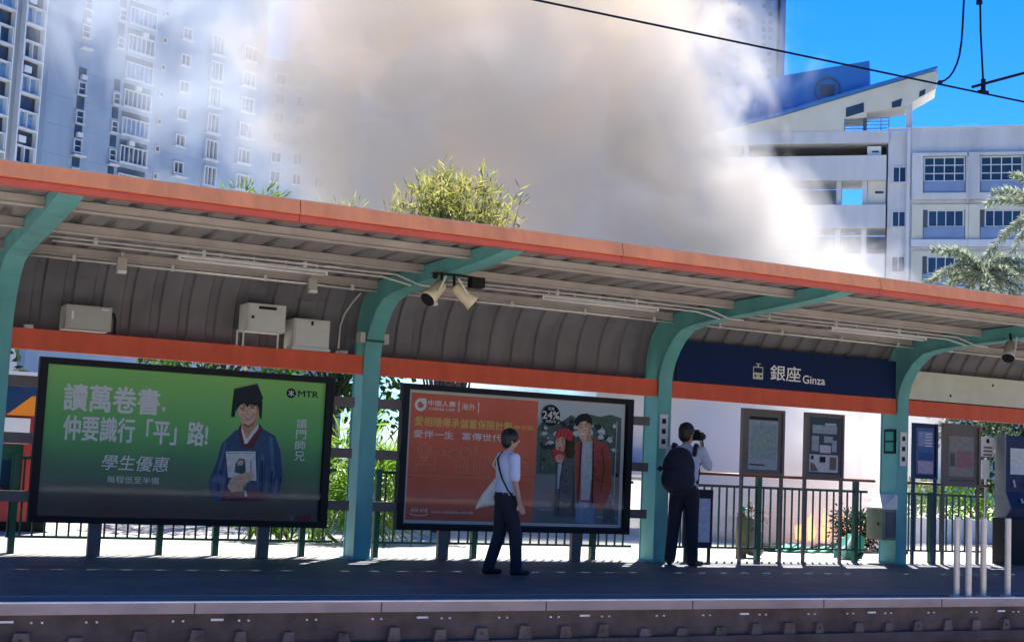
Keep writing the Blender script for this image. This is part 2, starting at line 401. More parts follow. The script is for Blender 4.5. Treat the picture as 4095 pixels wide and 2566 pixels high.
for y, z in ((13.94, 3.562), (15.21, 3.53), (16.66, 3.475)):
    pm = MB()
    for xa, xb in zip(XS, XS[1:]):
        pm.box(xa+.09, xb-.09, y-.025, y+.03, z+.012, z+.105, 0).box(xa+.09, xb-.09, y-.045, y+.05, z, z+.012, 1)
    pm.build('purlin', [M['purlin'], M['lip']], sh)
bm_ = None
for k, (xa, xb) in enumerate(zip(XS, XS[1:])):
    mb = MB().box(xa+.118, xb-.118, 16.94, 17.06, 2.378, 2.622)
    mb.build('tie_beam', M['orange'], sh)
js = [XA, .602, 4.322, 8.04, 11.76, 15.48, 19.2, XB]
for a, b in zip(js, js[1:]):
    mb = MB().prism([(12.845,3.628),(12.885,3.768),(12.93,3.768),(12.93,3.628)], 'x', a+.005, b-.005, 0)
    mb.prism([(12.875,3.555),(12.875,3.612),(12.96,3.612),(12.96,3.555)], 'x', a+.003, b-.003, 1)
    mb.box(a+.003, b-.003, 12.89, 12.95, 3.6121, 3.6279, 2).box(a, b, 12.878, 12.945, 3.7685, 3.776, 3)
    mb.build('fascia_panel', [M['fascia'], M['red'], M['red'], M['boxgrey']], sh)
# ------------------------------------------------------------------ conduits, lights, boxes under the roof
def conduit(label, runs, r=.014, clips=()):
    o = thing('conduit', runs[0][0], label, 'conduit', 'conduits under the shelter roof')
    mb = MB()
    for path in runs: mb.tube(path, r, 8)
    mb.build('pipe', M['galv'], o, smooth=True)
    for c in clips: MB().box(c[0]-.018, c[0]+.018, c[1]-.02, c[1]+.02, c[2]-.02, c[2]+.055).build('clip', M['galv'], o)
    return o
lowz = 3.432
names = ['white conduit along the ceiling above the three wall boxes', 'white conduit along the ceiling above the red poster', 'white conduit along the ceiling above the blue name sign', 'white conduit along the ceiling above the cream sign board']
for k in range(4):
    xa, xb = XS[k+1]+.13, XS[k+2]-.13
    conduit(names[k], [[(xa, 16.56, lowz), (xb, 16.56, lowz-.004)]], .013, [(xa+.55+1.15*i, 16.56, lowz) for i in range(4)])
names = ['twin bent conduits behind the light fitting left of the paired floodlights', 'twin bent conduits running right from the paired floodlights', 'twin bent conduits behind the light fitting above the blue name sign']
for k in range(3):
    xa, xb = XS[k+1]+.2, XS[k+2]-.35
    conduit(names[k], [[(xa, 15.42, 3.512), (xb, 15.42, 3.512), (xb+.27, 15.30, 3.40), (xb+.5, 15.28, 3.395)],
                       [(xa+.05, 15.48, 3.475), (xb-.15, 15.48, 3.475), (xb+.2, 15.42, 3.40)]], .012, [(xa+.5+1.2*i, 15.44, 3.49) for i in range(3)])
    j = tag(MB().box(xa+.08, xa+.2, 15.36, 15.42, 3.545, 3.66).build('junction_box', M['boxgrey'], None, loc=(xa+.14, 15.39, 3.545)),
        ['small grey junction box on the purlin at the far left rafter', 'small grey junction box on the purlin just right of the paired floodlights', 'small grey junction box on the purlin right of the third teal column'][k], 'junction box', 'junction boxes under the roof')
conduit('thin pipe curving down the dark cladding left of the second column', [[(6.55, 16.86, 3.42), (6.50, 16.98, 3.32), (6.43, 17.08, 3.16), (6.40, 17.14, 3.0), (6.40, 17.16, 2.70)]], .012)
def light(x0, x1, label):
    y, z = 15.9, 3.49
    o = thing('light_fitting', (x0, y, z), label, 'ceiling light', 'tube lights under the shelter roof')
    MB().box(x0, x1, y-.045, y+.045, z+.008, z+.035).box(x0, x0+.03, y-.05, y+.05, z-.02, z+.04).box(x1-.03, x1, y-.05, y+.05, z-.02, z+.04).build('housing', M['white'], o)
    MB().tube([(x0+.03, y, z-.012), (x1-.03, y, z-.012)], .016, 10).build('tube', M['white'], o, smooth=True)
    for i in range(5):
        x = x0+.12+(x1-x0-.24)*i/4
        MB().bar((x, y, z+.035), (x, y+.02, 3.60), .02).build('hanger', M['boxlight'], o)
light(3.90, 5.72, 'long tube light under the roof over the green poster')
light(8.70, 10.52, 'long tube light under the roof over the red poster')
light(13.57, 15.44, 'long tube light under the roof over the blue name sign')
for x, lab in ((3.40, 'small hanging speaker on the conduit nearest the left rafter'), (5.76, 'small hanging speaker on the conduit over the middle wall box'), (7.42, 'small hanging speaker right behind the paired floodlights')):
    o = thing('speaker', (x, 16.56, 3.32), lab, 'speaker', 'small speakers under the roof')
    MB().box(x-.055, x+.055, 16.47, 16.54, 3.355, 3.50).build('body', M['boxgrey'], o)
    MB().box(x-.05, x+.05, 16.44, 16.535, 3.315, 3.352).build('grille', M['white'], o)
    MB().box(x-.02, x+.02, 16.50, 16.54, 3.502, 3.57).build('bracket', M['boxgrey'], o)

def wall_box(x0, x1, z0, z1, label, m, feats):
    o = thing('electrical_box', ((x0+x1)/2, 16.98, z0), label, 'electrical box', 'boxes on the back cladding')
    MB().box(x0, x1, 16.84, 17.22, z0, z1).build('cabinet', M[m], o)
    MB().box(x0+.02, x1-.02, 16.825, 16.838, z0+.025, z1-.02).build('door', M[m], o)
    feats(o)
def f1(o):
    box('handle', M['white'], o, 2.93, 2.955, 16.805, 16.8248, 2.76, 2.86); box('plate', M['white'], o, 3.27, 3.36, 16.818, 16.8248, 2.895, 2.912)
    MB().tube([(3.40, 17.0, 2.90), (3.45, 17.0, 2.88), (3.475, 17.0, 2.80), (3.475, 17.0, 2.63)], .018).build('cable', M['black'], o, smooth=True)
wall_box(2.87, 3.40, 2.654, 2.935, 'wide low grey box on the orange beam near the left column', 'boxgrey', f1)
def f2(o):
    box('slot', M['black'], o, 5.19, 5.42, 16.815, 16.8248, 3.09, 3.125); box('lock', M['black'], o, 5.105, 5.135, 16.81, 16.8248, 2.965, 3.0)
    for x in (4.97, 5.05, 5.50): MB().bar((x, 16.95, 2.622), (x, 16.95, 2.815), .02).build('leg', M['boxlight'], o)
wall_box(5.06, 5.55, 2.815, 3.16, 'raised pale box with black slot standing on thin legs', 'boxlight', f2)
def f3(o):
    box('lock', M['black'], o, 5.89, 5.915, 16.808, 16.8248, 2.945, 2.995); box('base', M['boxlight'], o, 5.65, 6.16, 16.81, 17.1, 2.623, 2.655)
wall_box(5.67, 6.147, 2.656, 3.02, 'plain pale square box beside the curving thin pipe', 'boxlight', f3)
tag(MB().box(2.43, 2.53, 16.93, 17.0, 2.6225, 2.665).build('terminal_block', M['boxgrey'], None, loc=(2.48, 16.96, 2.6225)), 'tiny grey block on the orange beam left of the wide grey box', 'junction box')
tag(MB().box(6.36, 6.47, 17.0, 17.16, 2.6225, 2.67).build('terminal_block', M['boxgrey'], None, loc=(6.41, 17.05, 2.6225)), 'tiny grey block at the foot of the thin curving pipe', 'junction box')
o = thing('column_clamp', (6.783, 16.9, 2.86), 'pale clamp with two end blocks round the second column neck', 'clamp')
for sx in (-1, 1): MB().box(6.783+sx*.165-.035, 6.783+sx*.165+.035, 16.86, 17.0, 2.79, 2.92).build('end_block', M['lip'], o)
MB().box(6.66, 6.906, 16.82, 16.85, 2.80, 2.825).build('strap', M['green'], o)

def floodlight(x, y, z, dx, label, m='lamp', grp='paired floodlights'):
    o = thing('floodlight', (x, y, z), label, 'floodlight', grp)
    a = Vector((x, y, z)); d = Vector((dx, -.25, -.62)).normalized()
    MB().tube([a, a+d*.02, a+d*.24, a+d*.30], [.05, .075, .085, .098], 16).build('housing', M[m], o, smooth=True)
    MB().tube([a+d*.301, a+d*.31], [.09, .088], 16).build('lens', M['black'], o)
    MB().bar(a+Vector((0, -.10, .08)), a+d*.16+Vector((0, -.10, 0)), .02, .02).build('yoke', M['boxlight'], o)
    MB().bar(a+Vector((0, .0, .0)), a+Vector((0, .02, .14)), .025).build('stem', M['black'], o)
floodlight(6.60, 14.45, 3.32, -.62, 'cream floodlight of the pair aimed down left')
floodlight(6.76, 14.45, 3.31, .72, 'cream floodlight of the pair aimed down right')
floodlight(15.66, 14.4, 3.37, -.42, 'grey floodlight hanging at the right edge of the roof', 'boxgrey', None)
o = thing('bracket_plate', (6.75, 14.5, 3.38), 'dark mounting plate above the two cream floodlights', 'bracket')
MB().box(6.50, 7.0, 14.44, 14.54, 3.44, 3.452).build('plate', M['black'], o); MB().ball((6.50, 14.42, 3.40), .035).build('knob', M['black'], o)
MB().box(7.0, 7.16, 14.46, 14.60, 3.33, 3.45).build('driver_box', M['frame'], o)

# ------------------------------------------------------------------ signs on the beam
o = thing('station_sign', (13.8, 16.95, 2.63), 'dark blue station name sign with white lettering and tram symbol', 'station sign')
MB().box(11.60, 15.86, 16.955, 16.985, 2.632, 3.225).build('panel', M['navy'], o)
tm = MB(); text_mesh(tm, '銀座', 13.325, 2.762, 16.951, .232, .585, .008); text_mesh(tm, 'Ginza', 13.955, 2.752, 16.951, .125, .44, .012); tm.build('lettering', M['txtw'], o)
im = MB(); y = 16.951
ic = [(12.995, 2.755, 13.185, 2.855), (13.0, 2.93, 13.18, 2.945), (12.995, 2.86, 13.01, 2.945), (13.17, 2.86, 13.185, 2.945), (13.075, 2.945, 13.105, 2.985), (13.04, 2.985, 13.14, 2.995)]
for a, b, c, d in ic: poly(im, [(a,b),(c,b),(c,d),(a,d)], y)
for a, b, c, d in ((13.02, 2.79, 13.06, 2.82), (13.12, 2.79, 13.16, 2.82)): poly(im, [(a,b),(c,b),(c,d),(a,d)], y-.002, 1)
im.build('tram_symbol', [M['cream'], M['navy']], o)
o = thing('sign_board', (18.2, 16.95, 2.64), 'long cream sign board above the beam at the far right', 'sign board')
MB().box(16.05, 20.4, 16.93, 16.97, 2.645, 3.105).build('panel', M['cream'], o)
for x, z in ((17.03, 2.75), (17.99, 2.985)): disc(MB(), x, z, .024, 16.927).build('bolt', M['black'], o)

# ------------------------------------------------------------------ advertising panels
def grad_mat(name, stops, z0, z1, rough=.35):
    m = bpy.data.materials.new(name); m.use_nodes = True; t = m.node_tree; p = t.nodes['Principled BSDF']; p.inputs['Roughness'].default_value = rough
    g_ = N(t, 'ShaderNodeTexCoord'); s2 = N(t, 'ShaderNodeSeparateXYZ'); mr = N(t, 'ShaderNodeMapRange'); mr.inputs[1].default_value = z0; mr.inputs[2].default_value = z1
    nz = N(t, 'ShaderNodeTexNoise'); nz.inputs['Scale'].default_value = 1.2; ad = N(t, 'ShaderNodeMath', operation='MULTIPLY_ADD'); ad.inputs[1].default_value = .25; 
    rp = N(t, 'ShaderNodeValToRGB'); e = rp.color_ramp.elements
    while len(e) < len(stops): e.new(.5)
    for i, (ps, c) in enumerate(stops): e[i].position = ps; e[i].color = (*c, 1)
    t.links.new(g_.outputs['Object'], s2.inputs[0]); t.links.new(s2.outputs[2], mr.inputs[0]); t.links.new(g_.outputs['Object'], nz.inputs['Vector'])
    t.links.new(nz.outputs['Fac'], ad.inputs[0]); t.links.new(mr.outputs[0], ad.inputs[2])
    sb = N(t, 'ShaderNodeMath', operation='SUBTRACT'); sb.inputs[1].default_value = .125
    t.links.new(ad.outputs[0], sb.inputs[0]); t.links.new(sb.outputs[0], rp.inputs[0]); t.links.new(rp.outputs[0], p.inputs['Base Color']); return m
def advert(x0, x1, label, legs):
    o = thing('advert_panel', ((x0+x1)/2, 16.95, 0), label, 'advert panel', 'framed adverts between the columns')
    z0, z1 = .385, 2.305; f = .095
    MB().box(x0, x1, 16.90, 17.02, z1-f+.02, z1).box(x0, x1, 16.90, 17.02, z0, z0+f-.02).box(x0, x0+f, 16.90, 17.02, z0+f-.02, z1-f+.02).box(x1-f, x1, 16.90, 17.02, z0+f-.02, z1-f+.02).build('frame', M['frame'], o)
    MB().box(x0+f, x1-f, 16.97, 17.01, z0+f-.02, z1-f+.02).build('back_panel', M['frame'], o)
    for x in legs: MB().box(x-.075, x+.075, 16.93, 17.0, 0, z0).build('leg', M['bronze'], o)
    for xa, xb in ((x0-.34, x0), (x1, x1+.30)):
        for z in (1.945, 1.285, .615): MB().box(xa, xb, 16.935, 16.985, z, z+.125).build('side_bracket', M['bronze'], o)
    MB().add([(x0+f, 16.915, z0+f-.02), (x1-f, 16.915, z0+f-.02), (x1-f, 16.915, z1-f+.02), (x0+f, 16.915, z1-f+.02)], [(0,1,2,3)]).build('glass', GLASS, o)
    return o
ap = advert(2.636, 6.283, 'green framed advert with a smiling graduate in cap and blue gown', (3.41, 5.47))
GM = grad_mat('green_print_shaded', [(0, (.030,.012,.025)), (.16, (.025,.07,.07)), (.36, (.03,.24,.11)), (.58, (.10,.52,.13)), (1, (.32,.72,.15))], .45, 2.23)  # lower stops darken the print to imitate dim reflection in the glass
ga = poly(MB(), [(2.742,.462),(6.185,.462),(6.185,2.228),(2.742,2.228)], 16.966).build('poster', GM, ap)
pm_ = lambda n, c, r=.5: MATS[n] if n in MATS else mat(n, tuple(min(.85, v*1.35) for v in c), r, .2, 16, spec=.2)
G={'gown':[(5.04,1.574),(4.871,1.395),(4.825,1.185),(4.738,0.909),(4.764,0.729),(4.913,0.682),(5.384,0.695),(5.654,0.769),(5.679,1.021),(5.631,1.338),(5.55,1.52),(5.407,1.593),(5.22,1.53)],
'lapel':[(5.067,1.575),(5.096,1.656),(5.157,1.448),(5.18,1.403),(5.305,1.587),(5.333,1.668),(5.393,1.592),(5.259,1.348),(5.123,1.354)],
'collar':[(5.104,1.63),(5.169,1.475),(5.189,1.476),(5.301,1.64),(5.327,1.661),(5.324,1.602),(5.193,1.41),(5.16,1.402),(5.109,1.564)],
'neck':[(5.114,1.683),(5.291,1.692),(5.302,1.627),(5.182,1.476),(5.169,1.475),(5.113,1.604)],
'face':[(5.043,1.837),(5.055,1.78),(5.07,1.733),(5.09,1.69),(5.116,1.657),(5.155,1.638),(5.199,1.635),(5.25,1.66),(5.291,1.692),(5.31,1.74),(5.318,1.8),(5.315,1.85),(5.298,1.892),(5.18,1.924),(5.072,1.905)],
'hair':[(5.018,1.914),(5.019,1.796),(5.049,1.85),(5.08,1.892),(5.126,1.908),(5.164,1.857),(5.195,1.899),(5.264,1.89),(5.309,1.826),(5.328,1.748),(5.358,1.709),(5.357,1.935),(5.311,2.012),(5.146,2.028)],
'cap':[(4.98,2.077),(5.273,2.163),(5.361,1.982),(5.337,1.934),(5.193,1.925),(5.013,1.875),(5.02,1.915)],
'cap_side':[(4.98,2.077),(4.963,1.727),(5.012,1.73),(5.02,1.93)],
'mouth':[(5.14,1.722),(5.19,1.728),(5.232,1.752),(5.226,1.722),(5.195,1.702),(5.16,1.702)],
'teeth':[(5.155,1.720),(5.19,1.724),(5.22,1.742),(5.212,1.724),(5.19,1.714),(5.165,1.714)],
'eye1':[(5.082,1.824),(5.105,1.832),(5.128,1.832),(5.125,1.823),(5.1,1.818)],
'eye2':[(5.205,1.853),(5.23,1.863),(5.256,1.864),(5.253,1.855),(5.23,1.848)],
'nose':[(5.155,1.83),(5.165,1.775),(5.185,1.768),(5.178,1.778),(5.17,1.83)],
'book':[(4.924,1.3),(5.302,1.317),(5.34,0.95),(4.973,0.982)],
'bookpic':[(5.055,1.155),(5.104,1.223),(5.173,1.212),(5.197,1.056),(5.144,1.028),(5.049,1.05)],
'hand1':[(5.001,0.957),(5.08,1.01),(5.171,1.042),(5.278,1.059),(5.31,0.994),(5.206,0.912),(5.212,0.821),(5.025,0.802),(4.974,0.865)],
'tassel':[(5.174,0.885),(5.201,0.886),(5.232,0.763),(5.206,0.749)]}
cols = dict(gown=('print_blue',(.035,.075,.17)), lapel=('print_wine',(0.108,0.027,0.054)), collar=('print_white',(.7,.72,.72)), neck=('print_skin_shade',(0.504,0.280,0.182)), face=('print_skin',(0.667,0.406,0.290)), hair=('print_hair',(.012,.012,.014)), cap=('print_cap',(.014,.018,.03)), cap_side=('print_hair',0), mouth=('print_lip',(.25,.05,.05)), teeth=('print_white',0), eye1=('print_hair',0), eye2=('print_hair',0), nose=('print_skin_shade',0), book=('print_white',0), bookpic=('print_teal',(.03,.09,.10)), hand1=('print_skin',0), tassel=('print_white',0))
prm = []; pmb = MB(); yy = 16.964
for key in ('gown','lapel','neck','collar','face','hair','cap','cap_side','mouth','teeth','eye1','eye2','nose','book','bookpic','hand1','tassel'):
    nm, c = cols[key]; mm = MATS.get(nm) or pm_(nm, c)
    if mm not in prm: prm.append(mm)
    poly(pmb, G[key], yy, prm.index(mm)); yy -= .0008
bl2 = pm_('print_blue_light',(.075,.14,.26)); prm.append(bl2)
for pts in ([(4.90,1.40),(4.93,1.42),(4.86,.95),(4.82,.95)], [(5.47,1.52),(5.52,1.50),(5.58,1.0),(5.54,.98)], [(5.38,1.30),(5.42,1.28),(5.43,.86),(5.40,.86)]): poly(pmb, pts, 16.9632, len(prm)-1)
def mi_(nm, c):
    m2 = pm_(nm, c)
    if m2 not in prm: prm.append(m2)
    return prm.index(m2)
y_ = 16.9505
sh_ = mi_('print_skin_shade', 0)
poly(pmb, [(5.318,1.80),(5.298,1.892),(5.272,1.89),(5.285,1.80),(5.262,1.715),(5.215,1.66),(5.199,1.635),(5.25,1.66),(5.291,1.692)], y_, sh_)
poly(pmb, [(5.12,1.66),(5.199,1.632),(5.285,1.69),(5.25,1.645),(5.19,1.60),(5.13,1.63)], y_-.0002, mi_('print_shadow', (.20,.11,.08)))
poly(pmb, [(5.085,1.765),(5.115,1.775),(5.12,1.75),(5.095,1.745)], y_, mi_('print_cheek', (.50,.26,.2))); poly(pmb, [(5.235,1.79),(5.265,1.795),(5.26,1.765),(5.235,1.77)], y_, mi_('print_cheek', 0))
for q in ((5.07,1.845,5.128,1.853),(5.20,1.872,5.26,1.884)): stroke(pmb, [q[:2], q[2:]], .009, y_-.0003, mi_('print_hair', 0))
for i in range(9): x = 5.05+i*.03; stroke(pmb, [(x, 1.93), (x+.012, 1.875+.012*math.sin(i*2.1))], .012, y_-.0004, mi_('print_hair', 0))
stroke(pmb, [(4.985,2.075),(5.27,2.158),(5.355,1.985)], .010, y_-.0003, mi_('print_capedge', (.06,.07,.085)))
stroke(pmb, [(5.17,2.03),(5.03,1.98),(5.0,1.80)], .010, y_-.0005, mi_('print_tassel', (.03,.025,.03)))
for i in range(16):
    x = 4.80+i*.056; z1_ = 1.42-.012*(i-7)**2*.5; stroke(pmb, [(x, max(.80, z1_-.5)), (x+.02*math.sin(i), max(1.0, z1_-.12))], .012+.006*(i % 3), y_-.0006, mi_('print_fold', (.014,.03,.075)) if i % 2 else mi_('print_blue_light', 0))
poly(pmb, [(4.83,1.02),(4.95,.98),(4.93,.90),(4.75,.93)], y_-.0007, mi_('print_blue_light', 0))
poly(pmb, [(4.90,.80),(4.915,.69),(5.38,.70),(5.58,.76),(5.30,.84)], y_-.0007, mi_('print_wine', 0))
poly(pmb, G['book'], y_-.0009, mi_('print_white', 0)); poly(pmb, G['bookpic'], y_-.0011, mi_('print_teal', 0)); stroke(pmb, [(4.945,1.28),(5.285,1.295)], .012, y_-.0011, mi_('print_grey', (.3,.32,.34))); stroke(pmb, [(5.25,1.20),(5.26,1.02)], .02, y_-.0011, mi_('print_grey', 0))
poly(pmb, [(5.075,1.17),(5.12,1.205),(5.16,1.19),(5.15,1.14),(5.09,1.13)], y_-.0013, mi_('print_skin', 0))
poly(pmb, G['hand1'], y_-.0015, mi_('print_skin', 0)); poly(pmb, G['tassel'], y_-.0015, mi_('print_white', 0))
for i in range(4): stroke(pmb, [(5.06+i*.045,.955+i*.012),(5.15+i*.03,.965+i*.015)], .007, y_-.0017, sh_)
pmb.build('portrait', prm, ga)
tw = MB()
text_mesh(tw, '讀萬卷書', 2.945, 1.70, 16.963, .31, 1.12, .024); poly(tw, [(4.10,1.80),(4.145,1.80),(4.14,1.765),(4.115,1.735)], 16.963)
text_mesh(tw, '仲要識行「平」路!', 2.965, 1.352, 16.963, .29, 1.72, .02)
text_mesh(tw, '學生優惠', 3.43, 1.018, 16.963, .18, .81, .006, shear=.15)
text_mesh(tw, '每程低至半價', 3.51, .866, 16.963, .085, .62, .0)
for i, ch in enumerate('讀門師兄'): text_mesh(tw, ch, 5.825-i*.002, 1.635-i*.137, 16.963, .118, .135, .006)
tw.build('lettering', M['txtw'], ga)
lg = MB(); text_mesh(lg, 'MTR', 5.82, 2.035, 16.963, .075, .27, .02); disc(lg, 5.726, 2.072, .062, 16.963, 0)
stroke(lg, [(5.692,2.098),(5.72,2.072),(5.692,2.046)], .013, 16.961, 1); stroke(lg, [(5.76,2.098),(5.732,2.072),(5.76,2.046)], .013, 16.961, 1); stroke(lg, [(5.726,2.11),(5.726,2.034)], .016, 16.961, 1)
lg.build('logo', [M['black'], M['txtw']], ga)
rg = MB(); poly(rg, [(5.895,.475),(6.085,.475),(6.085,.53),(5.895,.53)], 16.963, 0); poly(rg, [(5.815,.475),(5.86,.475),(5.86,.53),(5.815,.53)], 16.963, 1); rg.build('colour_tag', [pm_('print_crimson', (.22,.015,.03)), pm_('print_greyred', (.2,.12,.13))], ga)

ap2 = advert(7.246, 10.85, 'red and grey framed advert showing a couple in red winter clothes', (7.95, 10.0))
RM = mat('red_print', (.88, .19, .11), .5, .12, 1.5, spec=.2)
pb = MB(); poly(pb, [(7.342,.472),(10.742,.472),(10.742,2.234),(7.342,2.234)], 16.966, 0); poly(pb, [(7.39,.515),(9.29,.515),(9.315,2.19),(7.39,2.19)], 16.964, 1)
poly(pb, [(9.29,.515),(10.69,.515),(10.69,2.19),(9.315,2.19)], 16.964, 2)
PHOTO = grad_mat('photo_print', [(0, (.13,.15,.20)), (.3, (.20,.22,.24)), (.6, (.19,.22,.21)), (.78, (.28,.32,.33)), (.88, (.58,.63,.69)), (1, (.6,.66,.72))], .5, 2.2)
r0 = pb.build('poster', [M['white'], RM, PHOTO], ap2)
Rr={'trees':[(9.318,1.814),(9.42,1.95),(9.5,1.86),(9.6,1.98),(9.702,1.93),(9.85,2.03),(9.948,1.98),(10.1,2.06),(10.326,2.03),(10.5,2.07),(10.685,2.03),(10.683,1.231),(9.326,1.181)],
'w_hair':[(9.593,1.643),(9.603,1.75),(9.692,1.835),(9.8,1.834),(9.898,1.752),(9.92,1.605),(9.912,1.444),(9.805,1.412),(9.752,1.544),(9.761,1.678),(9.651,1.726)],
'w_face':[(9.606,1.697),(9.66,1.73),(9.712,1.729),(9.75,1.70),(9.762,1.651),(9.76,1.544),(9.72,1.508),(9.677,1.5),(9.63,1.53),(9.612,1.564)],
'w_hat':[(9.589,1.67),(9.603,1.764),(9.65,1.81),(9.708,1.832),(9.816,1.828),(9.86,1.79),(9.891,1.738),(9.871,1.656),(9.761,1.691),(9.713,1.722)],
'w_scarf':[(9.553,1.521),(9.629,1.538),(9.753,1.517),(9.773,1.438),(9.622,1.365),(9.55,1.428)],
'w_coat':[(9.646,1.339),(9.773,1.438),(9.884,1.389),(9.927,1.284),(9.97,0.871),(9.98,.60),(9.62,.60),(9.646,0.861)],
'w_vneck':[(9.661,1.34),(9.723,1.342),(9.701,0.996),(9.662,0.994)],
'w_hand':[(9.603,1.431),(9.65,1.47),(9.709,1.475),(9.758,1.424),(9.715,1.342),(9.637,1.365)],
'w_mouth':[(9.655,1.57),(9.70,1.58),(9.69,1.545),(9.665,1.545)], 'w_eye':[(9.63,1.655),(9.66,1.662),(9.66,1.652),(9.63,1.645)], 'w_eye2':[(9.70,1.66),(9.735,1.662),(9.735,1.652),(9.70,1.65)],
'm_coat':[(9.936,1.606),(10.01,1.704),(10.181,1.739),(10.278,1.703),(10.456,1.644),(10.527,1.497),(10.564,1.023),(10.45,.75),(10.318,0.714),(10.001,0.772),(9.939,1.204)],
'm_shirt':[(10.027,1.664),(10.216,1.673),(10.245,1.566),(10.199,.85),(10.057,.85)],
'm_neck':[(10.025,1.718),(10.164,1.779),(10.217,1.659),(10.124,1.615),(10.028,1.65)],
'm_face':[(9.953,1.903),(10.014,1.953),(10.14,1.953),(10.172,1.91),(10.176,1.86),(10.165,1.752),(10.13,1.70),(10.089,1.68),(10.05,1.685),(10.01,1.704),(9.975,1.75),(9.958,1.795)],
'm_hair':[(9.904,1.954),(9.95,2.02),(10.009,2.054),(10.103,2.067),(10.15,2.04),(10.185,1.997),(10.198,1.889),(10.158,1.9),(10.076,1.963),(9.999,1.932),(9.955,1.876),(9.931,1.875)],
'm_mouth':[(10.0,1.775),(10.05,1.78),(10.08,1.80),(10.06,1.76),(10.02,1.755)], 'm_eye':[(9.985,1.865),(10.02,1.872),(10.02,1.862),(9.985,1.855)], 'm_eye2':[(10.07,1.885),(10.105,1.888),(10.105,1.878),(10.07,1.875)],
'm_jean':[(9.972,0.831),(10.287,0.813),(10.295,0.525),(9.979,0.53)]}
rc = dict(trees=('print_trees',(0.076,0.111,0.093)), w_hair=('print_brown',(.05,.025,.02)), w_face=('print_skin',0), w_hat=('print_red',(0.528,0.056,0.064)), w_scarf=('print_red',0), w_coat=('print_slate',(0.096,0.104,0.120)), w_vneck=('print_pale',(.42,.46,.5)), w_hand=('print_skin',0), w_mouth=('print_lip',0), w_eye=('print_hair',0), w_eye2=('print_hair',0), m_coat=('print_maroon',(0.323,0.057,0.057)), m_shirt=('print_pale',(.42,.46,.5)), m_neck=('print_skin_shade',0), m_face=('print_skin',0), m_hair=('print_hair',0), m_mouth=('print_white',0), m_eye=('print_hair',0), m_eye2=('print_hair',0), m_jean=('print_denim',(0.170,0.255,0.374)))
prm = []; pmb = MB(); yy = 16.9625
random.seed(5)
for key in ('trees','m_coat','m_jean','m_neck','m_shirt','m_face','m_hair','m_mouth','m_eye','m_eye2','w_coat','w_vneck','w_hair','w_face','w_hat','w_scarf','w_hand','w_mouth','w_eye','w_eye2'):
    nm, c = rc[key]; mm = MATS.get(nm) or pm_(nm, c)
    if mm not in prm: prm.append(mm)
    poly(pmb, Rr[key], yy, prm.index(mm)); yy -= .0007
    if key == 'trees':
        for nm2, c2 in (('print_leaf',(0.135,0.180,0.150)), ('print_leafdark', (.02,.03,.028)), ('print_sky',(0.450,0.510,0.555))):
            m2 = pm_(nm2, c2); prm.append(m2)
            for i in range(26):
                x, z, rr_ = random.uniform(9.36, 10.66), random.uniform(1.2 if nm2 != 'print_sky' else 1.55, 1.93), random.uniform(.015, .06)
                pts = [(x+rr_*random.uniform(.6,1.4)*math.cos(a), z+rr_*random.uniform(.5,1.1)*math.sin(a)) for a in [k*math.pi/4 for k in range(8)]]
                poly(pmb, pts, yy-i*.00001, prm.index(m2))
            yy -= .0005
y_ = 16.9455
for i in range(9): x = 9.36+i*.15+random.uniform(-.03,.03); stroke(pmb, [(x, 1.2), (x+random.uniform(-.02,.02), random.uniform(1.6,1.95))], random.uniform(.008,.02), 16.9613, mi_('print_trunk', (.05,.05,.05)))
stroke(pmb, [(10.60,.55),(10.61,1.98)], .014, 16.9612, mi_('print_post', (.36,.38,.42))); stroke(pmb, [(9.40,.70),(9.62,.70)], .012, 16.9612, mi_('print_post', 0)); stroke(pmb, [(10.32,.62),(10.68,.60)], .012, 16.9612, mi_('print_post', 0))
poly(pmb, [(9.715,1.70),(9.75,1.70),(9.762,1.651),(9.76,1.544),(9.72,1.508),(9.70,1.52),(9.725,1.60)], y_, mi_('print_skin_shade', 0))
poly(pmb, [(10.13,1.94),(10.172,1.91),(10.176,1.86),(10.165,1.752),(10.13,1.70),(10.089,1.68),(10.12,1.76)], y_, mi_('print_skin_shade', 0))
for i in range(5): stroke(pmb, [(9.60+i*.06, 1.68+.03*i-.012*i*i), (9.63+i*.06, 1.80-.004*i*i)], .008, y_-.0002, mi_('print_reddark', (.15,.012,.015)))
for i in range(6): stroke(pmb, [(9.555+.035*i,1.505-.002*i),(9.575+.035*i,1.40)], .007, y_-.0002, mi_('print_reddark', 0))
for i in range(8): stroke(pmb, [(9.80+i*.015,1.62),(9.79+i*.016,1.44)], .006, y_-.0003, mi_('print_hairlight', (.10,.05,.035)))
stroke(pmb, [(9.75,1.40),(9.70,1.15),(9.69,.62)], .010, y_-.0003, mi_('print_hair', 0)); stroke(pmb, [(9.90,1.30),(9.93,.95),(9.94,.62)], .008, y_-.0003, mi_('print_hair', 0))
for i in range(4): disc(pmb, 9.80, 1.25-i*.15, .012, y_-.0004, mi_('print_hair', 0), 8)
for a_, b_ in (((10.03,1.66),(10.0,.80)),((10.22,1.66),(10.24,.80))): stroke(pmb, [a_, b_], .022, y_-.0004, mi_('print_maroondark', (.055,.012,.016)))
stroke(pmb, [(10.36,1.60),(10.42,1.30),(10.37,.98)], .012, y_-.0004, mi_('print_maroondark', 0)); stroke(pmb, [(10.27,1.15),(10.40,1.12)], .012, y_-.0004, mi_('print_maroondark', 0))
for i in range(7): x = 10.27+i*.037; stroke(pmb, [(x,1.42),(x-.005,1.05)], .012, y_-.0003, mi_('print_rust', (.30,.07,.02)))
for i in range(3): stroke(pmb, [(10.06+.05*i,1.60-.03*i),(10.07+.05*i,.88)], .006, y_-.0004, mi_('print_post', 0))
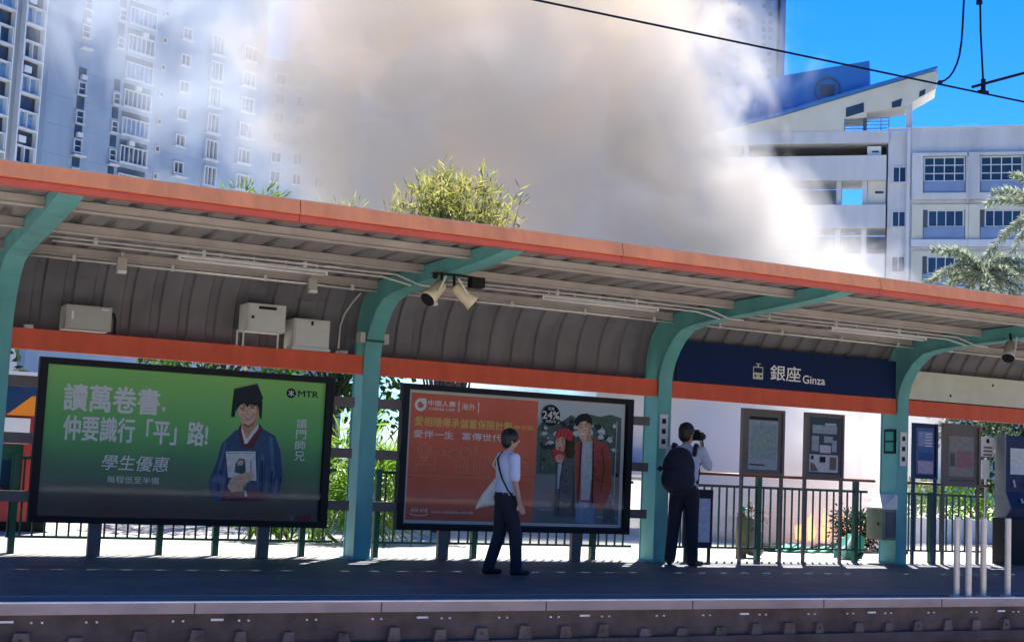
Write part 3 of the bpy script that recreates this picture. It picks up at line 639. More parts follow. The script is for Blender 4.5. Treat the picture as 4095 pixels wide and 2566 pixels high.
for q in ((9.965,1.895,10.02,1.905),(10.065,1.912,10.12,1.918),(9.622,1.675,9.662,1.682),(9.69,1.683,9.735,1.684)): stroke(pmb, [q[:2], q[2:]], .008, y_-.0005, mi_('print_hair', 0))
poly(pmb, [(10.42,.53),(10.44,.78),(10.60,.80),(10.64,.54)], 16.961, mi_('print_slate', 0)); stroke(pmb, [(10.46,.78),(10.50,.92),(10.56,.92),(10.59,.79)], .014, 16.961, mi_('print_post', 0))
pmb.build('couple_photo', prm, r0)
bd = MB(); disc(bd, 9.511, 2.005, .148, 16.944, 0); bd2 = text_mesh(MB(), '24%', 9.511, 1.955, 16.942, .105, .27, .025, align='CENTER'); text_mesh(bd2, '高達', 9.511, 2.075, 16.942, .045, .10, .006, align='CENTER'); text_mesh(bd2, '保費折扣', 9.511, 1.90, 16.942, .04, .17, .006, align='CENTER')
bo = bd.build('badge', M['black'], r0); bd2.build('badge_lettering', M['txtw'], r0)
lw = MB()
text_mesh(lw, '中國人壽', 7.64, 2.03, 16.962, .075, .40, .012); text_mesh(lw, 'CHINA LIFE', 7.65, 1.975, 16.962, .032, .38, .012); text_mesh(lw, '海外', 8.135, 2.0, 16.962, .09, .21, .004)
for x in (8.094, 8.39): poly(lw, [(x-.007,1.972),(x+.007,1.972),(x+.007,2.115),(x-.007,2.115)], 16.962)
disc(lw, 7.53, 2.035, .086, 16.962, r2=.045); disc(lw, 7.575, 2.085, .04, 16.9615)
text_mesh(lw, '愛伴一生', 7.452, 1.60, 16.962, .10, .58, .008); text_mesh(lw, '富傳世代', 8.165, 1.60, 16.962, .10, .60, .008)
text_mesh(lw, 'www.chinalife.com.hk', 7.755, .612, 16.962, .036, .63, .004)
stroke(lw, [(7.45,.60),(7.50,.58),(7.583,.572),(7.66,.578),(7.72,.60)], .01, 16.962); text_mesh(lw, '保險 創富', 7.46, .62, 16.962, .045, .25, .008)
lw.build('lettering', M['txtw'], r0)
ly = MB(); text_mesh(ly, '愛相隨傳承儲蓄保險計劃', 7.46, 1.755, 16.962, .125, 1.45, .012); text_mesh(ly, '(尊尚版)', 8.925, 1.775, 16.962, .065, .34, .004); ly.build('headline', M['txtg'], r0)
sk = MB(); s_y = 16.962
disc(sk, 7.62, 1.43, .10, s_y, r2=.088); disc(sk, 7.62, 1.43, .055, s_y, r2=.045); stroke(sk, [(7.56,1.35),(7.62,1.27),(7.68,1.35)], .01, s_y)
import itertools
def curve(fn, n=24): return [fn(i/(n-1)) for i in range(n)]
stroke(sk, [(7.40,1.10),(7.46,1.16),(7.52,1.15),(7.52,1.25),(7.70,1.25),(7.70,1.18),(7.78,1.18),(7.78,1.42),(7.83,1.42),(7.83,1.38),(7.90,1.38),(7.90,1.46),(7.93,1.40),(8.0,1.38)], .010, s_y)
stroke(sk, curve(lambda t: (8.08+.10*math.cos(6.28*t), 1.40+.075*math.sin(6.28*t))), .011, s_y); stroke(sk, curve(lambda t: (8.22+.085*math.cos(6.28*t), 1.42+.07*math.sin(6.28*t))), .011, s_y)
for k in range(4): stroke(sk, [(8.10+k*.055,1.34),(8.10+k*.055,1.16)], .009, s_y)
stroke(sk, [(8.08,1.16),(8.30,1.16)], .010, s_y); stroke(sk, [(8.08,1.25),(8.30,1.25)], .008, s_y)
stroke(sk, [(8.36,1.10),(8.36,1.46),(8.38,1.52),(8.40,1.46),(8.40,1.10)], .010, s_y); stroke(sk, [(8.45,1.10),(8.45,1.38),(8.52,1.38),(8.52,1.10)], .010, s_y)
stroke(sk, curve(lambda t: (8.66+.08*math.cos(6.28*t), 1.36+.08*math.sin(6.28*t))), .010, s_y); stroke(sk, curve(lambda t: (8.66+.04*math.cos(6.28*t), 1.36+.04*math.sin(6.28*t))), .008, s_y)
stroke(sk, [(8.58,1.10),(8.66,1.28),(8.74,1.10)], .010, s_y); stroke(sk, [(8.80,1.10),(8.80,1.30),(8.86,1.36),(8.92,1.30),(8.92,1.10)], .010, s_y)
stroke(sk, curve(lambda t: (9.10+.09*math.cos(6.28*t), 1.25+.09*math.sin(6.28*t))), .011, s_y); stroke(sk, curve(lambda t: (9.10+.045*math.cos(6.28*t), 1.25+.045*math.sin(6.28*t))), .008, s_y)
stroke(sk, [(7.42,1.10),(9.26,1.10)], .009, s_y)
sk.build('skyline_drawing', pm_('print_pink_line', (.66,.24,.16)), r0)

# ------------------------------------------------------------------ railings, notice boards, handrails
def railing(xa, xb, label, posts, step=.139, y=17.25):
    o = thing('railing', (xa, y, 0), label, 'railing', 'green railings behind the platform')
    MB().box(xa, xb, y-.022, y+.022, 1.10, 1.14).build('top_rail', M['green'], o)
    MB().box(xa, xb, y-.02, y+.02, .185, .215).build('bottom_rail', M['green'], o)
    x = xa+.02; b0 = None
    while x < xb:
        if b0 is None: b0 = MB().box(x-.011, x+.011, y-.011, y+.011, .215, 1.10).build('baluster', M['green'], o); bx = x
        else:
            c = b0.copy(); COL.objects.link(c); c.parent = o; c.location = (x-bx, 0, 0)
        x += step
    for p, h in posts: MB().box(p-.038, p+.038, y-.038, y+.038, 0, h).build('post', M['green'], o)
railing(2.45, 6.50, 'green railing standing behind the green graduate advert', [(2.52, 1.16), (4.25, 1.16), (4.95, 1.16), (6.08, 1.16)])
railing(7.05, 11.10, 'green railing standing behind the red couple advert', [(7.1, 1.16), (8.55, 1.16), (10.45, 1.16)])
railing(11.66, 15.56, 'green railing below the two brown framed notice boards', [(13.39, 1.285), (15.325, 1.285)])
railing(16.30, 18.12, 'green railing below the notice boards right of the fourth column', [(16.95, 1.16)])
def notice(x0, x1, z0, z1, fm_, label, art, inset=.075):
    y = 17.05
    o = thing('notice_board', ((x0+x1)/2, y, 0), label, 'notice board', 'framed notice boards behind the platform')
    for x in (x0+.022, x1-.022): MB().box(x-.022, x+.022, y-.012, y+.032, 0, z0).build('leg', M[fm_], o)
    f = inset*.55
    MB().box(x0, x1, y-.03, y+.04, z1-f, z1).box(x0, x1, y-.03, y+.04, z0, z0+f).box(x0, x0+f, y-.03, y+.04, z0+f, z1-f).box(x1-f, x1, y-.03, y+.04, z0+f, z1-f).build('frame', M[fm_], o)
    MB().box(x0+f, x1-f, y, y+.035, z0+f, z1-f).build('board', M['bronze' if fm_ == 'bronze' else 'navyframe'], o)
    art(o, y-.003)
def art_a(o, y):
    a = MB(); poly(a, [(13.02,1.395),(13.575,1.395),(13.575,2.14),(13.02,2.14)], y, 0); poly(a, [(13.03,2.15),(13.57,2.15),(13.57,2.195),(13.03,2.195)], y-.001, 1)
    poly(a, [(13.04,1.455),(13.33,1.455),(13.33,1.475),(13.04,1.475)], y-.002, 1)
    random.seed(11)
    poly(a, [(13.07,1.56),(13.55,1.56),(13.55,2.09),(13.07,2.09)], y-.001, 2)
    for i in range(14): stroke(a, [(random.uniform(13.1,13.5), random.uniform(1.6,2.0)) for _ in range(3)], .006, y-.0022-i*.00002, 3)
    a.build('map_sheet', [pm_('paper_grey', (.22,.25,.31)), M['frame'], pm_('paper_map', (.17,.23,.25)), pm_('map_line', (.22,.26,.2))], o)
notice(12.89, 13.69, 1.313, 2.31, 'bronze', 'brown notice board holding a large grey green map', art_a)
def art_b(o, y):
    a = MB(); Q = lambda x0,z0,x1,z1,m,k: poly(a, [(x0,z0),(x1,z0),(x1,z1),(x0,z1)], y-.0012*k, m)
    Q(14.20,1.37,14.80,2.25,0,0); Q(14.25,2.00,14.74,2.13,2,1); Q(14.50,2.135,14.72,2.165,1,1); Q(14.24,1.72,14.38,1.96,2,1); Q(14.48,1.86,14.66,1.96,2,1); Q(14.40,1.70,14.62,1.82,1,1); Q(14.64,1.72,14.74,1.90,2,1)
    Q(14.20,1.40,14.77,1.67,1,1); Q(14.40,1.55,14.52,1.64,3,2); Q(14.60,1.44,14.74,1.64,4,2); poly(a, [(14.22,1.41),(14.38,1.41),(14.30,1.52),(14.22,1.55)], y-.0024, 4); Q(14.23,1.59,14.28,1.65,3,2)
    a.build('notices', [pm_('board_navy', (.03,.05,.075)), pm_('paper_pale', (.38,.38,.42)), pm_('paper_grey', 0), M['frame'], pm_('paper_brown', (.12,.09,.09))], o)
notice(14.10, 14.873, 1.298, 2.315, 'bronze', 'brown notice board with several pinned papers on dark backing', art_b)
def art_c(o, y):
    a = MB(); Q = lambda x0,z0,x1,z1,m,k: poly(a, [(x0,z0),(x1,z0),(x1,z1),(x0,z1)], y-.0012*k, m)
    Q(16.40,1.44,16.80,2.20,0,0); Q(16.45,1.90,16.76,2.14,1,1); Q(16.45,1.46,16.78,1.66,3,1)
    for i in range(5): Q(16.60,2.10-i*.05,16.76,2.108-i*.05,2,2)
    Q(16.45,1.68,16.78,1.80,4,1)
    a.build('poster', [pm_('poster_blue', (.05,.09,.24)), pm_('poster_blue_pale', (.16,.20,.36)), M['txtw'], pm_('poster_mauve', (.28,.24,.34)), pm_('poster_deep', (.02,.06,.2))], o)
notice(16.34, 16.862, 1.37, 2.272, 'navyframe', 'navy framed notice board with a blue poster beside the fourth column', art_c)
def art_d(o, y):
    a = MB(); Q = lambda x0,z0,x1,z1,m,k: poly(a, [(x0,z0),(x1,z0),(x1,z1),(x0,z1)], y-.0012*k, m)
    Q(17.13,1.44,17.69,2.10,0,0); Q(17.30,1.58,17.66,1.86,1,1); Q(17.16,1.60,17.27,1.82,2,1); Q(17.15,1.36,17.7,1.39,2,1)
    a.build('poster', [pm_('poster_dim', (.17,.17,.16)), pm_('poster_rose', (.20,.10,.11)), pm_('poster_dark', (.06,.06,.06))], o)
notice(16.995, 17.825, 1.27, 2.305, 'bronze', 'dull notice board with a faded grey and rose poster', art_d)
for a, b, lab in ((11.62, 15.60, 'dark red handrail bar running behind the two brown notice boards'), (16.25, 18.12, 'dark red handrail bar right of the fourth column')):
    o = thing('handrail', (a, 17.12, 1.29), lab, 'handrail', 'red handrails behind the platform')
    MB().tube([(a, 17.12, 1.298), (b, 17.12, 1.298)], .024, 10).build('bar', M['maroon'], o, smooth=True)
o = thing('small_notice_board', (12.1, 16.99, 0), 'white notice in dark frame standing behind the photographer', 'notice board')
MB().box(11.85, 12.36, 17.0, 17.04, .22, 1.06).build('frame', M['pack'], o); poly(MB(), [(11.9,.29),(12.315,.29),(12.315,.93),(11.9,.93)], 16.997).build('sheet', pm_('sheet_grey', (.30,.33,.42)), o)
for x in (11.9, 12.32): MB().box(x-.02, x+.02, 17.0, 17.04, 0, .219).build('leg', M['pack'], o)
o = thing('small_notice_board', (2.42, 17.40, 0), 'small green framed notice board beside the left column', 'notice board')
MB().box(2.10, 2.60, 17.39, 17.43, .60, 1.27).build('frame', M['green'], o); poly(MB(), [(2.15,.65),(2.47,.65),(2.47,1.08),(2.15,1.08)], 17.386).build('sheet', M['navyframe'], o)
poly(MB(), [(2.15,.65),(2.40,.65),(2.38,.76),(2.15,.80)], 17.383).build('picture', M['busred'], o)
for x in (2.13, 2.56): MB().box(x-.025, x+.025, 17.39, 17.43, 0, .599).build('leg', M['green'], o)

# things on the columns
def vsign(x0, x1, z0, z1, y, label):
    o = thing('column_sign', ((x0+x1)/2, y, z0), label, 'sign', 'upright white signs on the columns')
    MB().box(x0, x1, y-.012, y, z0, z1).build('plate', M['white'], o)
    xc = (x0+x1)/2
    for k in (.2, .5, .8):
        zc = z0+(z1-z0)*k; s = MB(); disc(s, xc, zc, .036, y-.0135, 0, 10)
        for i in range(3): stroke(s, [(xc-.04, zc+.03-i*.03), (xc+.04, zc+.036-i*.03)], .011, y-.0137-i*.0002)
        s.build('symbol', M['frame'], o)
vsign(11.30, 11.44, 1.63, 2.12, 16.905, 'narrow white sign with dark symbols on the third column')
vsign(15.92, 16.06, 1.56, 2.10, 16.905, 'narrow white sign with dark symbols on the fourth column')
o = thing('plaque', (15.893, 17.1, 1.75), 'small black framed plaque on the side of the fourth column', 'plaque')
MB().box(15.872, 15.893, 16.96, 17.22, 1.75, 2.14).build('frame', M['frame'], o)
for z in (1.79, 1.96): MB().box(15.868, 15.8718, 17.0, 17.18, z, z+.14).build('sheet', M['bin'], o)
o = thing('cabinet', (15.75, 17.08, .38), 'olive wall cabinet with slanted white lid on the fourth column', 'cabinet')
MB().box(15.60, 15.892, 16.93, 17.29, .38, .86).build('body', mat('cabinet_olive', (.20,.22,.15), .5), o)
MB().prism([(15.57,.862),(15.57,.885),(15.885,1.105),(15.885,.862)], 'y', 16.90, 17.30).build('lid', M['white'], o)
MB().box(15.68, 15.86, 16.92, 16.9298, .42, .82).build('panel', mat('cabinet_plum', (.10,.09,.12), .5), o)
MB().box(15.588, 15.5998, 17.0, 17.03, .60, .65).build('latch', M['frame'], o)

# ticket machine and posts
tmx0, tmx1 = 18.36, 19.5
o = thing('ticket_machine', (18.9, 17.05, 0), 'tall black ticket machine with sloped console at the right edge', 'ticket machine')
prof = [(17.22,.78),(17.22,2.17),(17.0,2.17),(17.0,1.22),(16.87,.95),(17.0,.78)]
MB().prism(prof, 'x', tmx0, tmx0+.03).build('side_panel', mat('machine_grey', (.18,.19,.20), .5), o)
MB().prism([(a+(.012 if a < 17.1 else -.012), b) for a, b in prof], 'x', tmx0+.031, tmx1).build('body', M['navyframe'], o)
MB().box(tmx0-.02, tmx1, 16.99, 17.24, 0, .778).build('base', M['frame'], o)
poly(MB(), [(18.50,1.52),(18.86,1.52),(18.86,1.96),(18.50,1.96)], 17.008).build('notice', pm_('paper_notice', (.45,.46,.48)), o)
for x, z in ((18.56,1.36),(18.84,1.36)): MB().bar((x,17.0,z+.06),(x+.03,16.985,z-.06),.03).build('slot', M['galv'], o)
MB().bar((18.68,16.93,1.12),(18.70,16.91,1.04),.035).build('button', M['galv'], o)
for i, (x, y) in enumerate(((12.305,12.10),(12.41,12.02),(12.72,12.09),(13.12,12.09))):
    lab = ['leftmost steel post near the platform edge', 'steel post standing closest to the platform edge', 'third steel post from the left near the platform edge', 'separate steel post in front of the ticket machine'][i]
    o = thing('steel_post', (x, y, 0), lab, 'post', 'steel posts near the platform edge')
    MB().tube([(x,y,.012),(x,y,.915),(x,y,.925)], [.036,.036,.031], 16).build('tube', M['steel'], o, smooth=False)
    MB().tube([(x,y,.0025),(x,y,.012)], [.085,.08], 16).build('flange', M['steel'], o)
o = thing('hanging_sign', (18.17, 17.2, 1.75), 'white square sign with black round symbol beside the ticket machine', 'sign')
MB().box(18.01, 18.33, 17.20, 17.22, 1.78, 2.13).build('plate', M['white'], o)
disc(MB(), 18.17, 2.06, .04, 17.197, 0, 14).build('symbol', M['frame'], o)
for i in range(3): MB().box(18.07, 18.275, 17.197, 17.1999, 1.935-i*.06, 1.965-i*.06).build('text_line', M['bronze'], o)
MB().box(18.02,18.32,17.195,17.1999,1.782,1.795).build('bottom_strip', M['frame'], o)
MB().box(18.04, 18.22, 17.20, 17.22, 1.42, 1.74).build('lower_plate', M['white'], o)
MB().box(18.155,18.185,17.225,17.255,0,2.15).build('post', M['galv'], o)

# overhead wire
o = thing('contact_wire', (8, 10.5, 5.39), 'long black overhead contact wire crossing the sky', 'overhead wire')
MB().tube([(-30, 10.5, 5.34), (5.5, 10.5, 5.362), (11.6, 10.5, 5.432), (40, 10.5, 5.50)], .011, 8).build('wire', M['wire'], o)
o = thing('support_arm', (10.975, 10.5, 5.44), 'black steady arm and drop rod clamped on the overhead wire', 'support arm')
MB().tube([(10.82,10.5,5.468),(10.975,10.5,5.527),(12.6,10.5,6.13)], .016, 8).build('arm', M['wire'], o)
MB().tube([(10.978,10.5,5.43),(10.975,10.5,5.55),(10.93,10.5,6.1),(10.905,10.5,6.9)], .011, 8).build('drop_rod', M['wire'], o)
MB().box(10.92,11.03,10.47,10.53,5.424,5.452).bar((10.977,10.5,5.44),(10.977,10.5,5.58),.035).build('clamp', M['wire'], o)
MB().tube([(10.908,10.5,6.385),(10.906,10.5,6.43)],[.035,.03],10).build('knuckle', M['wire'], o)
o = thing('jumper_cable', (10.36, 10.5, 5.44), 'curved black jumper cable dropping onto the overhead wire', 'cable')
pts = [(10.36,5.445),(10.42,5.468),(10.49,5.52),(10.546,5.589),(10.595,5.68),(10.628,5.772),(10.655,5.92),(10.668,6.07),(10.684,6.39),(10.70,6.9)]
MB().tube([(x,10.5,z) for x, z in pts], .011, 8).build('cable', M['wire'], o, smooth=True); MB().ball((10.36,10.5,5.435),.028).build('clamp', M['wire'], o)
# ------------------------------------------------------------------ people
def remesh(mb, name, m, parent, voxel=.012, smooth=6, loc=None):
    o = mb.build(name, m, parent, loc=loc, fix=True)
    md = o.modifiers.new('r', 'REMESH'); md.mode = 'VOXEL'; md.voxel_size = voxel; md.use_smooth_shade = True
    if smooth: sm = o.modifiers.new('s', 'SMOOTH'); sm.iterations = smooth; sm.factor = .5
    bpy.context.view_layer.update(); dg = bpy.context.evaluated_depsgraph_get()
    me = bpy.data.meshes.new_from_object(o.evaluated_get(dg)); me.name = name
    o.modifiers.clear(); old = o.data; o.data = me; bpy.data.meshes.remove(old)
    me.polygons.foreach_set('use_smooth', [True]*len(me.polygons)); return o
def frame_of(loc, az, k):
    f = Vector((math.sin(az), math.cos(az), 0)); r = Vector((math.cos(az), -math.sin(az), 0))
    return lambda a, b, z: Vector(loc)+(r*a+f*b)*k+Vector((0, 0, z*k)), f, r
def hand(mb, P, wrist, tip, side, k, curl=.3):
    # palm, four fingers of unequal length, thumb from the side near the base
    w0, t0 = Vector(wrist), Vector(tip); d = (t0-w0).normalized(); s = Vector(side).normalized(); nrm = d.cross(s).normalized(); s = nrm.cross(d)
    for i, off in enumerate((-.03, -.01, .01, .028)):
        a = w0+d*.015*k+s*off*.6*k; b = w0+d*.085*k+s*off*k; mb.capsule(a, .014*k, b, .012*k, 8)
        ln = (.062, .078, .074, .058)[i]*k; mid = b+d*ln*.5+nrm*ln*curl*.25
        mb.capsule(b, .0095*k, mid, .0088*k, 8); mb.capsule(mid, .0088*k, mid+d*ln*.45+nrm*ln*curl*.6, .0078*k, 8)
    a = w0+d*.03*k-s*.022*k; b = a+d*.03*k-s*.03*k; mb.capsule(a, .013*k, b, .011*k, 8); mb.capsule(b, .011*k, b+d*.032*k-s*.006*k+nrm*.008*k, .009*k, 8)
def ell(mb, c, r, rr, rf, rz, f, rv):
    t = MB().ball((0, 0, 0), 1, 20, 14)
    mb.add([Vector(c)+rv*(v.x*rr)+f*(v.y*rf)+Vector((0, 0, v.z*rz)) for v in t.v], t.f)
def person(loc, az, k, pose, label, shirt, headaz, hairlen=1.0):
    o = thing('person', loc, label, 'person')
    P, f, r = frame_of(loc, az, k)
    J = {n: P(*v) for n, v in pose.items() if isinstance(v, tuple)}
    b = MB()
    # trunk, neck, limbs
    ell(b, P(0,0,1.27), None, .155*k, .10*k, .21*k, f, r); ell(b, P(0,0,1.02), None, .145*k, .10*k, .16*k, f, r)
    b.capsule(P(0,-.01,1.40), .06*k, P(0,.015,1.54), .05*k)
    for s in 'LR':
        sg = -1 if s == 'L' else 1
        b.capsule(P(sg*.06,0,1.42), .06*k, J['sh'+s], .055*k); b.capsule(J['sh'+s], .05*k, J['el'+s], .040*k); b.capsule(J['el'+s], .039*k, J['wr'+s], .027*k)
        hand(b, P, J['wr'+s], J['ha'+s], r*sg if pose.get('flip') else f, k)
        b.capsule(P(sg*.085,0,.93), .085*k, J['kn'+s], .058*k); b.capsule(J['kn'+s], .055*k, J['an'+s], .038*k)
    # head on the neck, turned towards what it looks at
    hf = Vector((math.sin(headaz), math.cos(headaz), 0)); hr = Vector((math.cos(headaz), -math.sin(headaz), 0))
    hc = P(0,.02,1.64)
    ell(b, hc, None, .075*k, .095*k, .112*k, hf, hr); ell(b, hc+hf*.03*k-Vector((0,0,.05*k)), None, .058*k, .062*k, .065*k, hf, hr)
    b.capsule(hc+hf*.092*k+Vector((0,0,.012*k)), .010*k, hc+hf*.112*k-Vector((0,0,.022*k)), .014*k)
    for sg in (-1, 1): ell(b, hc+hr*.076*k*sg-hf*.005*k-Vector((0,0,.008*k)), None, .012*k, .022*k, .034*k, hf, hr)
    ell(b, hc+hf*.09*k-Vector((0,0,.052*k)), None, .026*k, .010*k, .010*k, hf, hr)
    remesh(b, 'body', M['skin'], o, .0085, 3)
    e = MB()
    for sg in (-1, 1): e.ball(hc+hf*.088*k+hr*.032*k*sg+Vector((0,0,.012*k)), .011*k, 8, 6)
    e.build('eyes', M['hair'], o)
    h = MB()
    ell(h, hc-hf*.012*k+Vector((0,0,.030*k)), None, .098*k, .112*k, .110*k, hf, hr); ell(h, hc-hf*.045*k-Vector((0,0,.02*k)), None, .088*k, .072*k, .10*k, hf, hr)
    random.seed(4)
    for i in range(90):
        a = random.uniform(0, 6.28); q = random.uniform(.2, 1.0); z = random.uniform(0, .085)
        p0 = hc-hf*.012*k+hr*math.cos(a)*.074*k*q+hf*math.sin(a)*.082*k*q+Vector((0,0,.05*k+z*.5*k))
        d = (hr*math.cos(a)+hf*math.sin(a))*.028*k+Vector((0,0,random.uniform(-.045,.03)*k))*1.25
        h.capsule(p0, .017*k, p0+d, .005*k, 7)
    remesh(h, 'hair', M['hair'], o, .0065, 0)
    # shirt
    c = MB()
    ell(c, P(0,-.005,1.27), None, .185*k, .128*k, .235*k, f, r); ell(c, P(0,-.01,1.05), None, .172*k, .128*k, .14*k, f, r)
    c.capsule(P(-.10,0,1.405), .068*k, P(.10,0,1.405), .068*k); c.capsule(P(0,0,1.42), .07*k, P(0,.005,1.475), .058*k)
    for s in 'LR':
        sg = -1 if s == 'L' else 1
        q = J['sh'+s].lerp(J['el'+s], .82); c.capsule(P(sg*.1,0,1.40), .072*k, J['sh'+s], .07*k); c.capsule(J['sh'+s], .068*k, q, .066*k)
    for i in range(7):   # loose folds above the belt
        a = -1.6+i*.55; c.capsule(P(.15*math.sin(a), -.10*math.cos(a), 1.22), .014*k, P(.155*math.sin(a+.12), -.115*math.cos(a+.12), .97), .022*k, 7)
    remesh(c, 'shirt', shirt, o, .011, 4)
    t = MB()
    ell(t, P(0,-.015,.93), None, .172*k, .135*k, .12*k, f, r)
    for s in 'LR':
        sg = -1 if s == 'L' else 1; lf = J['an'+s]-J['kn'+s]
        t.capsule(P(sg*.088,-.005,.90), .103*k, J['kn'+s], .083*k); t.capsule(J['kn'+s], .081*k, J['an'+s]+Vector((0,0,.0*k)), .072*k)
        for q in (.25, .55, .8): t.capsule(J['kn'+s]+lf*q-r*.05*k, .028*k, J['kn'+s]+lf*(q+.05)+r*.05*k, .028*k, 7)
    remesh(t, 'trousers', M['trouser'], o, .012, 3)
    bl_ = MB(); ell(bl_, P(0,-.012,.985), None, .170*k, .128*k, .022*k, f, r); bl_.build('belt', M['black'], o, smooth=True)
    for s in 'LR':
        a = J['an'+s]; g_ = MB(); z0 = Vector((a.x, a.y, loc[2])); toe = pose.get('toe'+s, 0); tf = (f*math.cos(toe)+r*math.sin(toe))
        g_.capsule(z0-tf*.05*k+Vector((0,0,.042*k)), .041*k, z0+tf*.15*k+Vector((0,0,.032*k)), .032*k); g_.capsule(z0-tf*.02*k+Vector((0,0,.06*k)), .042*k, z0+tf*.05*k+Vector((0,0,.055*k)), .04*k)
        remesh(g_, 'shoe', M['shoe'], o, .011, 2)
    return o, P, f, r, J
L1 = (7.72, 14.75, 0); K1 = 1.71/1.76
pose1 = dict(shL=(-.19,.0,1.41), shR=(.19,.0,1.41), elL=(-.23,.02,1.13), elR=(.24,-.01,1.13), wrL=(-.20,.13,.92), wrR=(.245,.06,.89), haL=(-.19,.2,.83), haR=(.24,.10,.79),
             knL=(-.085,-.03,.49), knR=(.085,.10,.50), anL=(-.10,-.15,.09), anR=(.09,.13,.08))
p1 = person(L1, R(92), K1, pose1, 'person in white short sleeved shirt and dark trousers walking past the red advert', M['shirt'], R(100))
o, P, f, r, J = p1
st = MB(); st.tube([P(-.10,-.03,1.485), P(-.03,-.13,1.40), P(.07,-.15,1.28), P(.15,-.13,1.14), P(.195,-.075,1.02), P(.20,-.01,.95)], .010, 8); st.build('shoulder_strap', M['black'], o, smooth=True)
ir, idp = Vector((.887,-.462,0)), Vector((.462,.887,0))
C0 = Vector(L1)+idp*.12+ir*.045
tb = thing('tote_bag', C0+ir*-.25+Vector((0,0,.8)), 'white canvas tote bag swinging behind the walking person', 'bag')
vs = []; rows = [(1.17, -.10, .055, .02), (1.05, -.155, .09, .04), (.92, -.215, .125, .055), (.82, -.255, .145, .05), (.785, -.27, .14, .03)]
cloth = MB(); seg = 14
for z, cx, hw, hd in rows:
    for k in range(seg):
        a = 2*math.pi*k/seg; ca, sa = math.cos(a), math.sin(a); e = lambda q: math.copysign(abs(q)**.6, q)
        vs.append(C0+ir*(cx+hw*e(ca))+idp*(hd*e(sa))+Vector((0,0,z+.012*math.sin(3*a)+(.03*ca if z < .9 else 0))))
fs = [(i*seg+k, i*seg+(k+1)%seg, (i+1)*seg+(k+1)%seg, (i+1)*seg+k) for i in range(len(rows)-1) for k in range(seg)]+[tuple(range(seg)), tuple(range((len(rows)-1)*seg, len(rows)*seg))]
cloth.add(vs, fs).build('bag_body', M['canvas'], tb, smooth=True)
for d in (-.03, .03): MB().tube([C0+ir*-.12+idp*d+Vector((0,0,1.16)), P(-.22,-.07+d,1.32), P(-.17,-.02+d,1.475), P(-.15,.06+d,1.44)], .010, 6).build('handle', M['canvas'], tb, smooth=True)

L2 = (11.40, 16.36, 0); K2 = 2.0/1.77
pose2 = dict(shL=(-.19,.02,1.42), shR=(.19,.03,1.42), elL=(-.24,.22,1.27), elR=(.27,.16,1.22), wrL=(-.02,.30,1.50), wrR=(.16,.30,1.45), haL=(.04,.28,1.58), haR=(.14,.29,1.55),
             knL=(-.125,.0,.49), knR=(.10,.03,.50), anL=(-.155,-.03,.08), anR=(.12,.0,.08), toeR=.7, toeL=-.1)
p2 = person(L2, R(44), K2, pose2, 'person with dark backpack photographing the smoke beside the third column', M['shirt2'], R(66))
o, P, f, r, J = p2
cam_o = thing('camera', P(.10,.27,1.60), 'black camera held up to the face of the person with the backpack', 'camera')
def fbox(mb, c, a, b, h, da, db, dh):
    vs = [c+a*(sx*da)+b*(sy*db)+h*(sz*dh) for sz in (-1,1) for sy in (-1,1) for sx in (-1,1)]
    return mb.add(vs, [(0,2,3,1),(4,5,7,6),(0,1,5,4),(1,3,7,5),(3,2,6,7),(2,0,4,6)])
hf = Vector((math.sin(R(66)), math.cos(R(66)), 0)); hr = Vector((math.cos(R(66)), -math.sin(R(66)), 0)); zz = Vector((0,0,1))
cc = P(.10,.20,1.61)
fbox(MB(), cc, hr, hf, zz, .085, .04, .06).build('body', M['black'], cam_o); MB().tube([cc+hf*.04, cc+hf*.17], [.042,.05], 14).build('lens', M['black'], cam_o, smooth=True)
fbox(MB(), cc+zz*.075, hr, hf, zz, .03, .03, .018).build('viewfinder', M['black'], cam_o)
MB().tube([cc+hr*.085, cc+hr*.11-zz*.15, cc+hr*.10-zz*.32+hf*.03, cc+hr*.06-zz*.42], .012, 7).build('strap', M['black'], cam_o, smooth=True)
bp = thing('backpack', P(-.06,-.24,1.15), 'large dark navy backpack worn by the photographing person', 'backpack')
b = MB(); ell(b, P(-.05,-.22,1.20), None, .205*K2, .13*K2, .25*K2, f, r); ell(b, P(-.05,-.24,1.06), None, .215*K2, .15*K2, .20*K2, f, r); ell(b, P(-.05,-.19,1.36), None, .15*K2, .10*K2, .10*K2, f, r)
remesh(b, 'bag_body', M['pack'], bp, .016, 4)
q = MB(); ell(q, P(-.05,-.355,1.06), None, .15*K2, .06*K2, .14*K2, f, r); q.build('front_pocket', M['pack'], bp, smooth=True)
for sx in (-.14, .13): MB().tube([P(sx,-.13,1.36), P(sx*1.02,-.055,1.495), P(sx,.06,1.49), P(sx,.135,1.38), P(sx*1.1,.12,1.15), P(sx*1.2,-.06,1.02)], .03, 8).build('shoulder_strap', M['pack'], bp, smooth=True)
MB().bar(P(-.27,-.2,1.20), P(-.30,-.22,1.16), .05).build('side_buckle', M['pack'], bp)

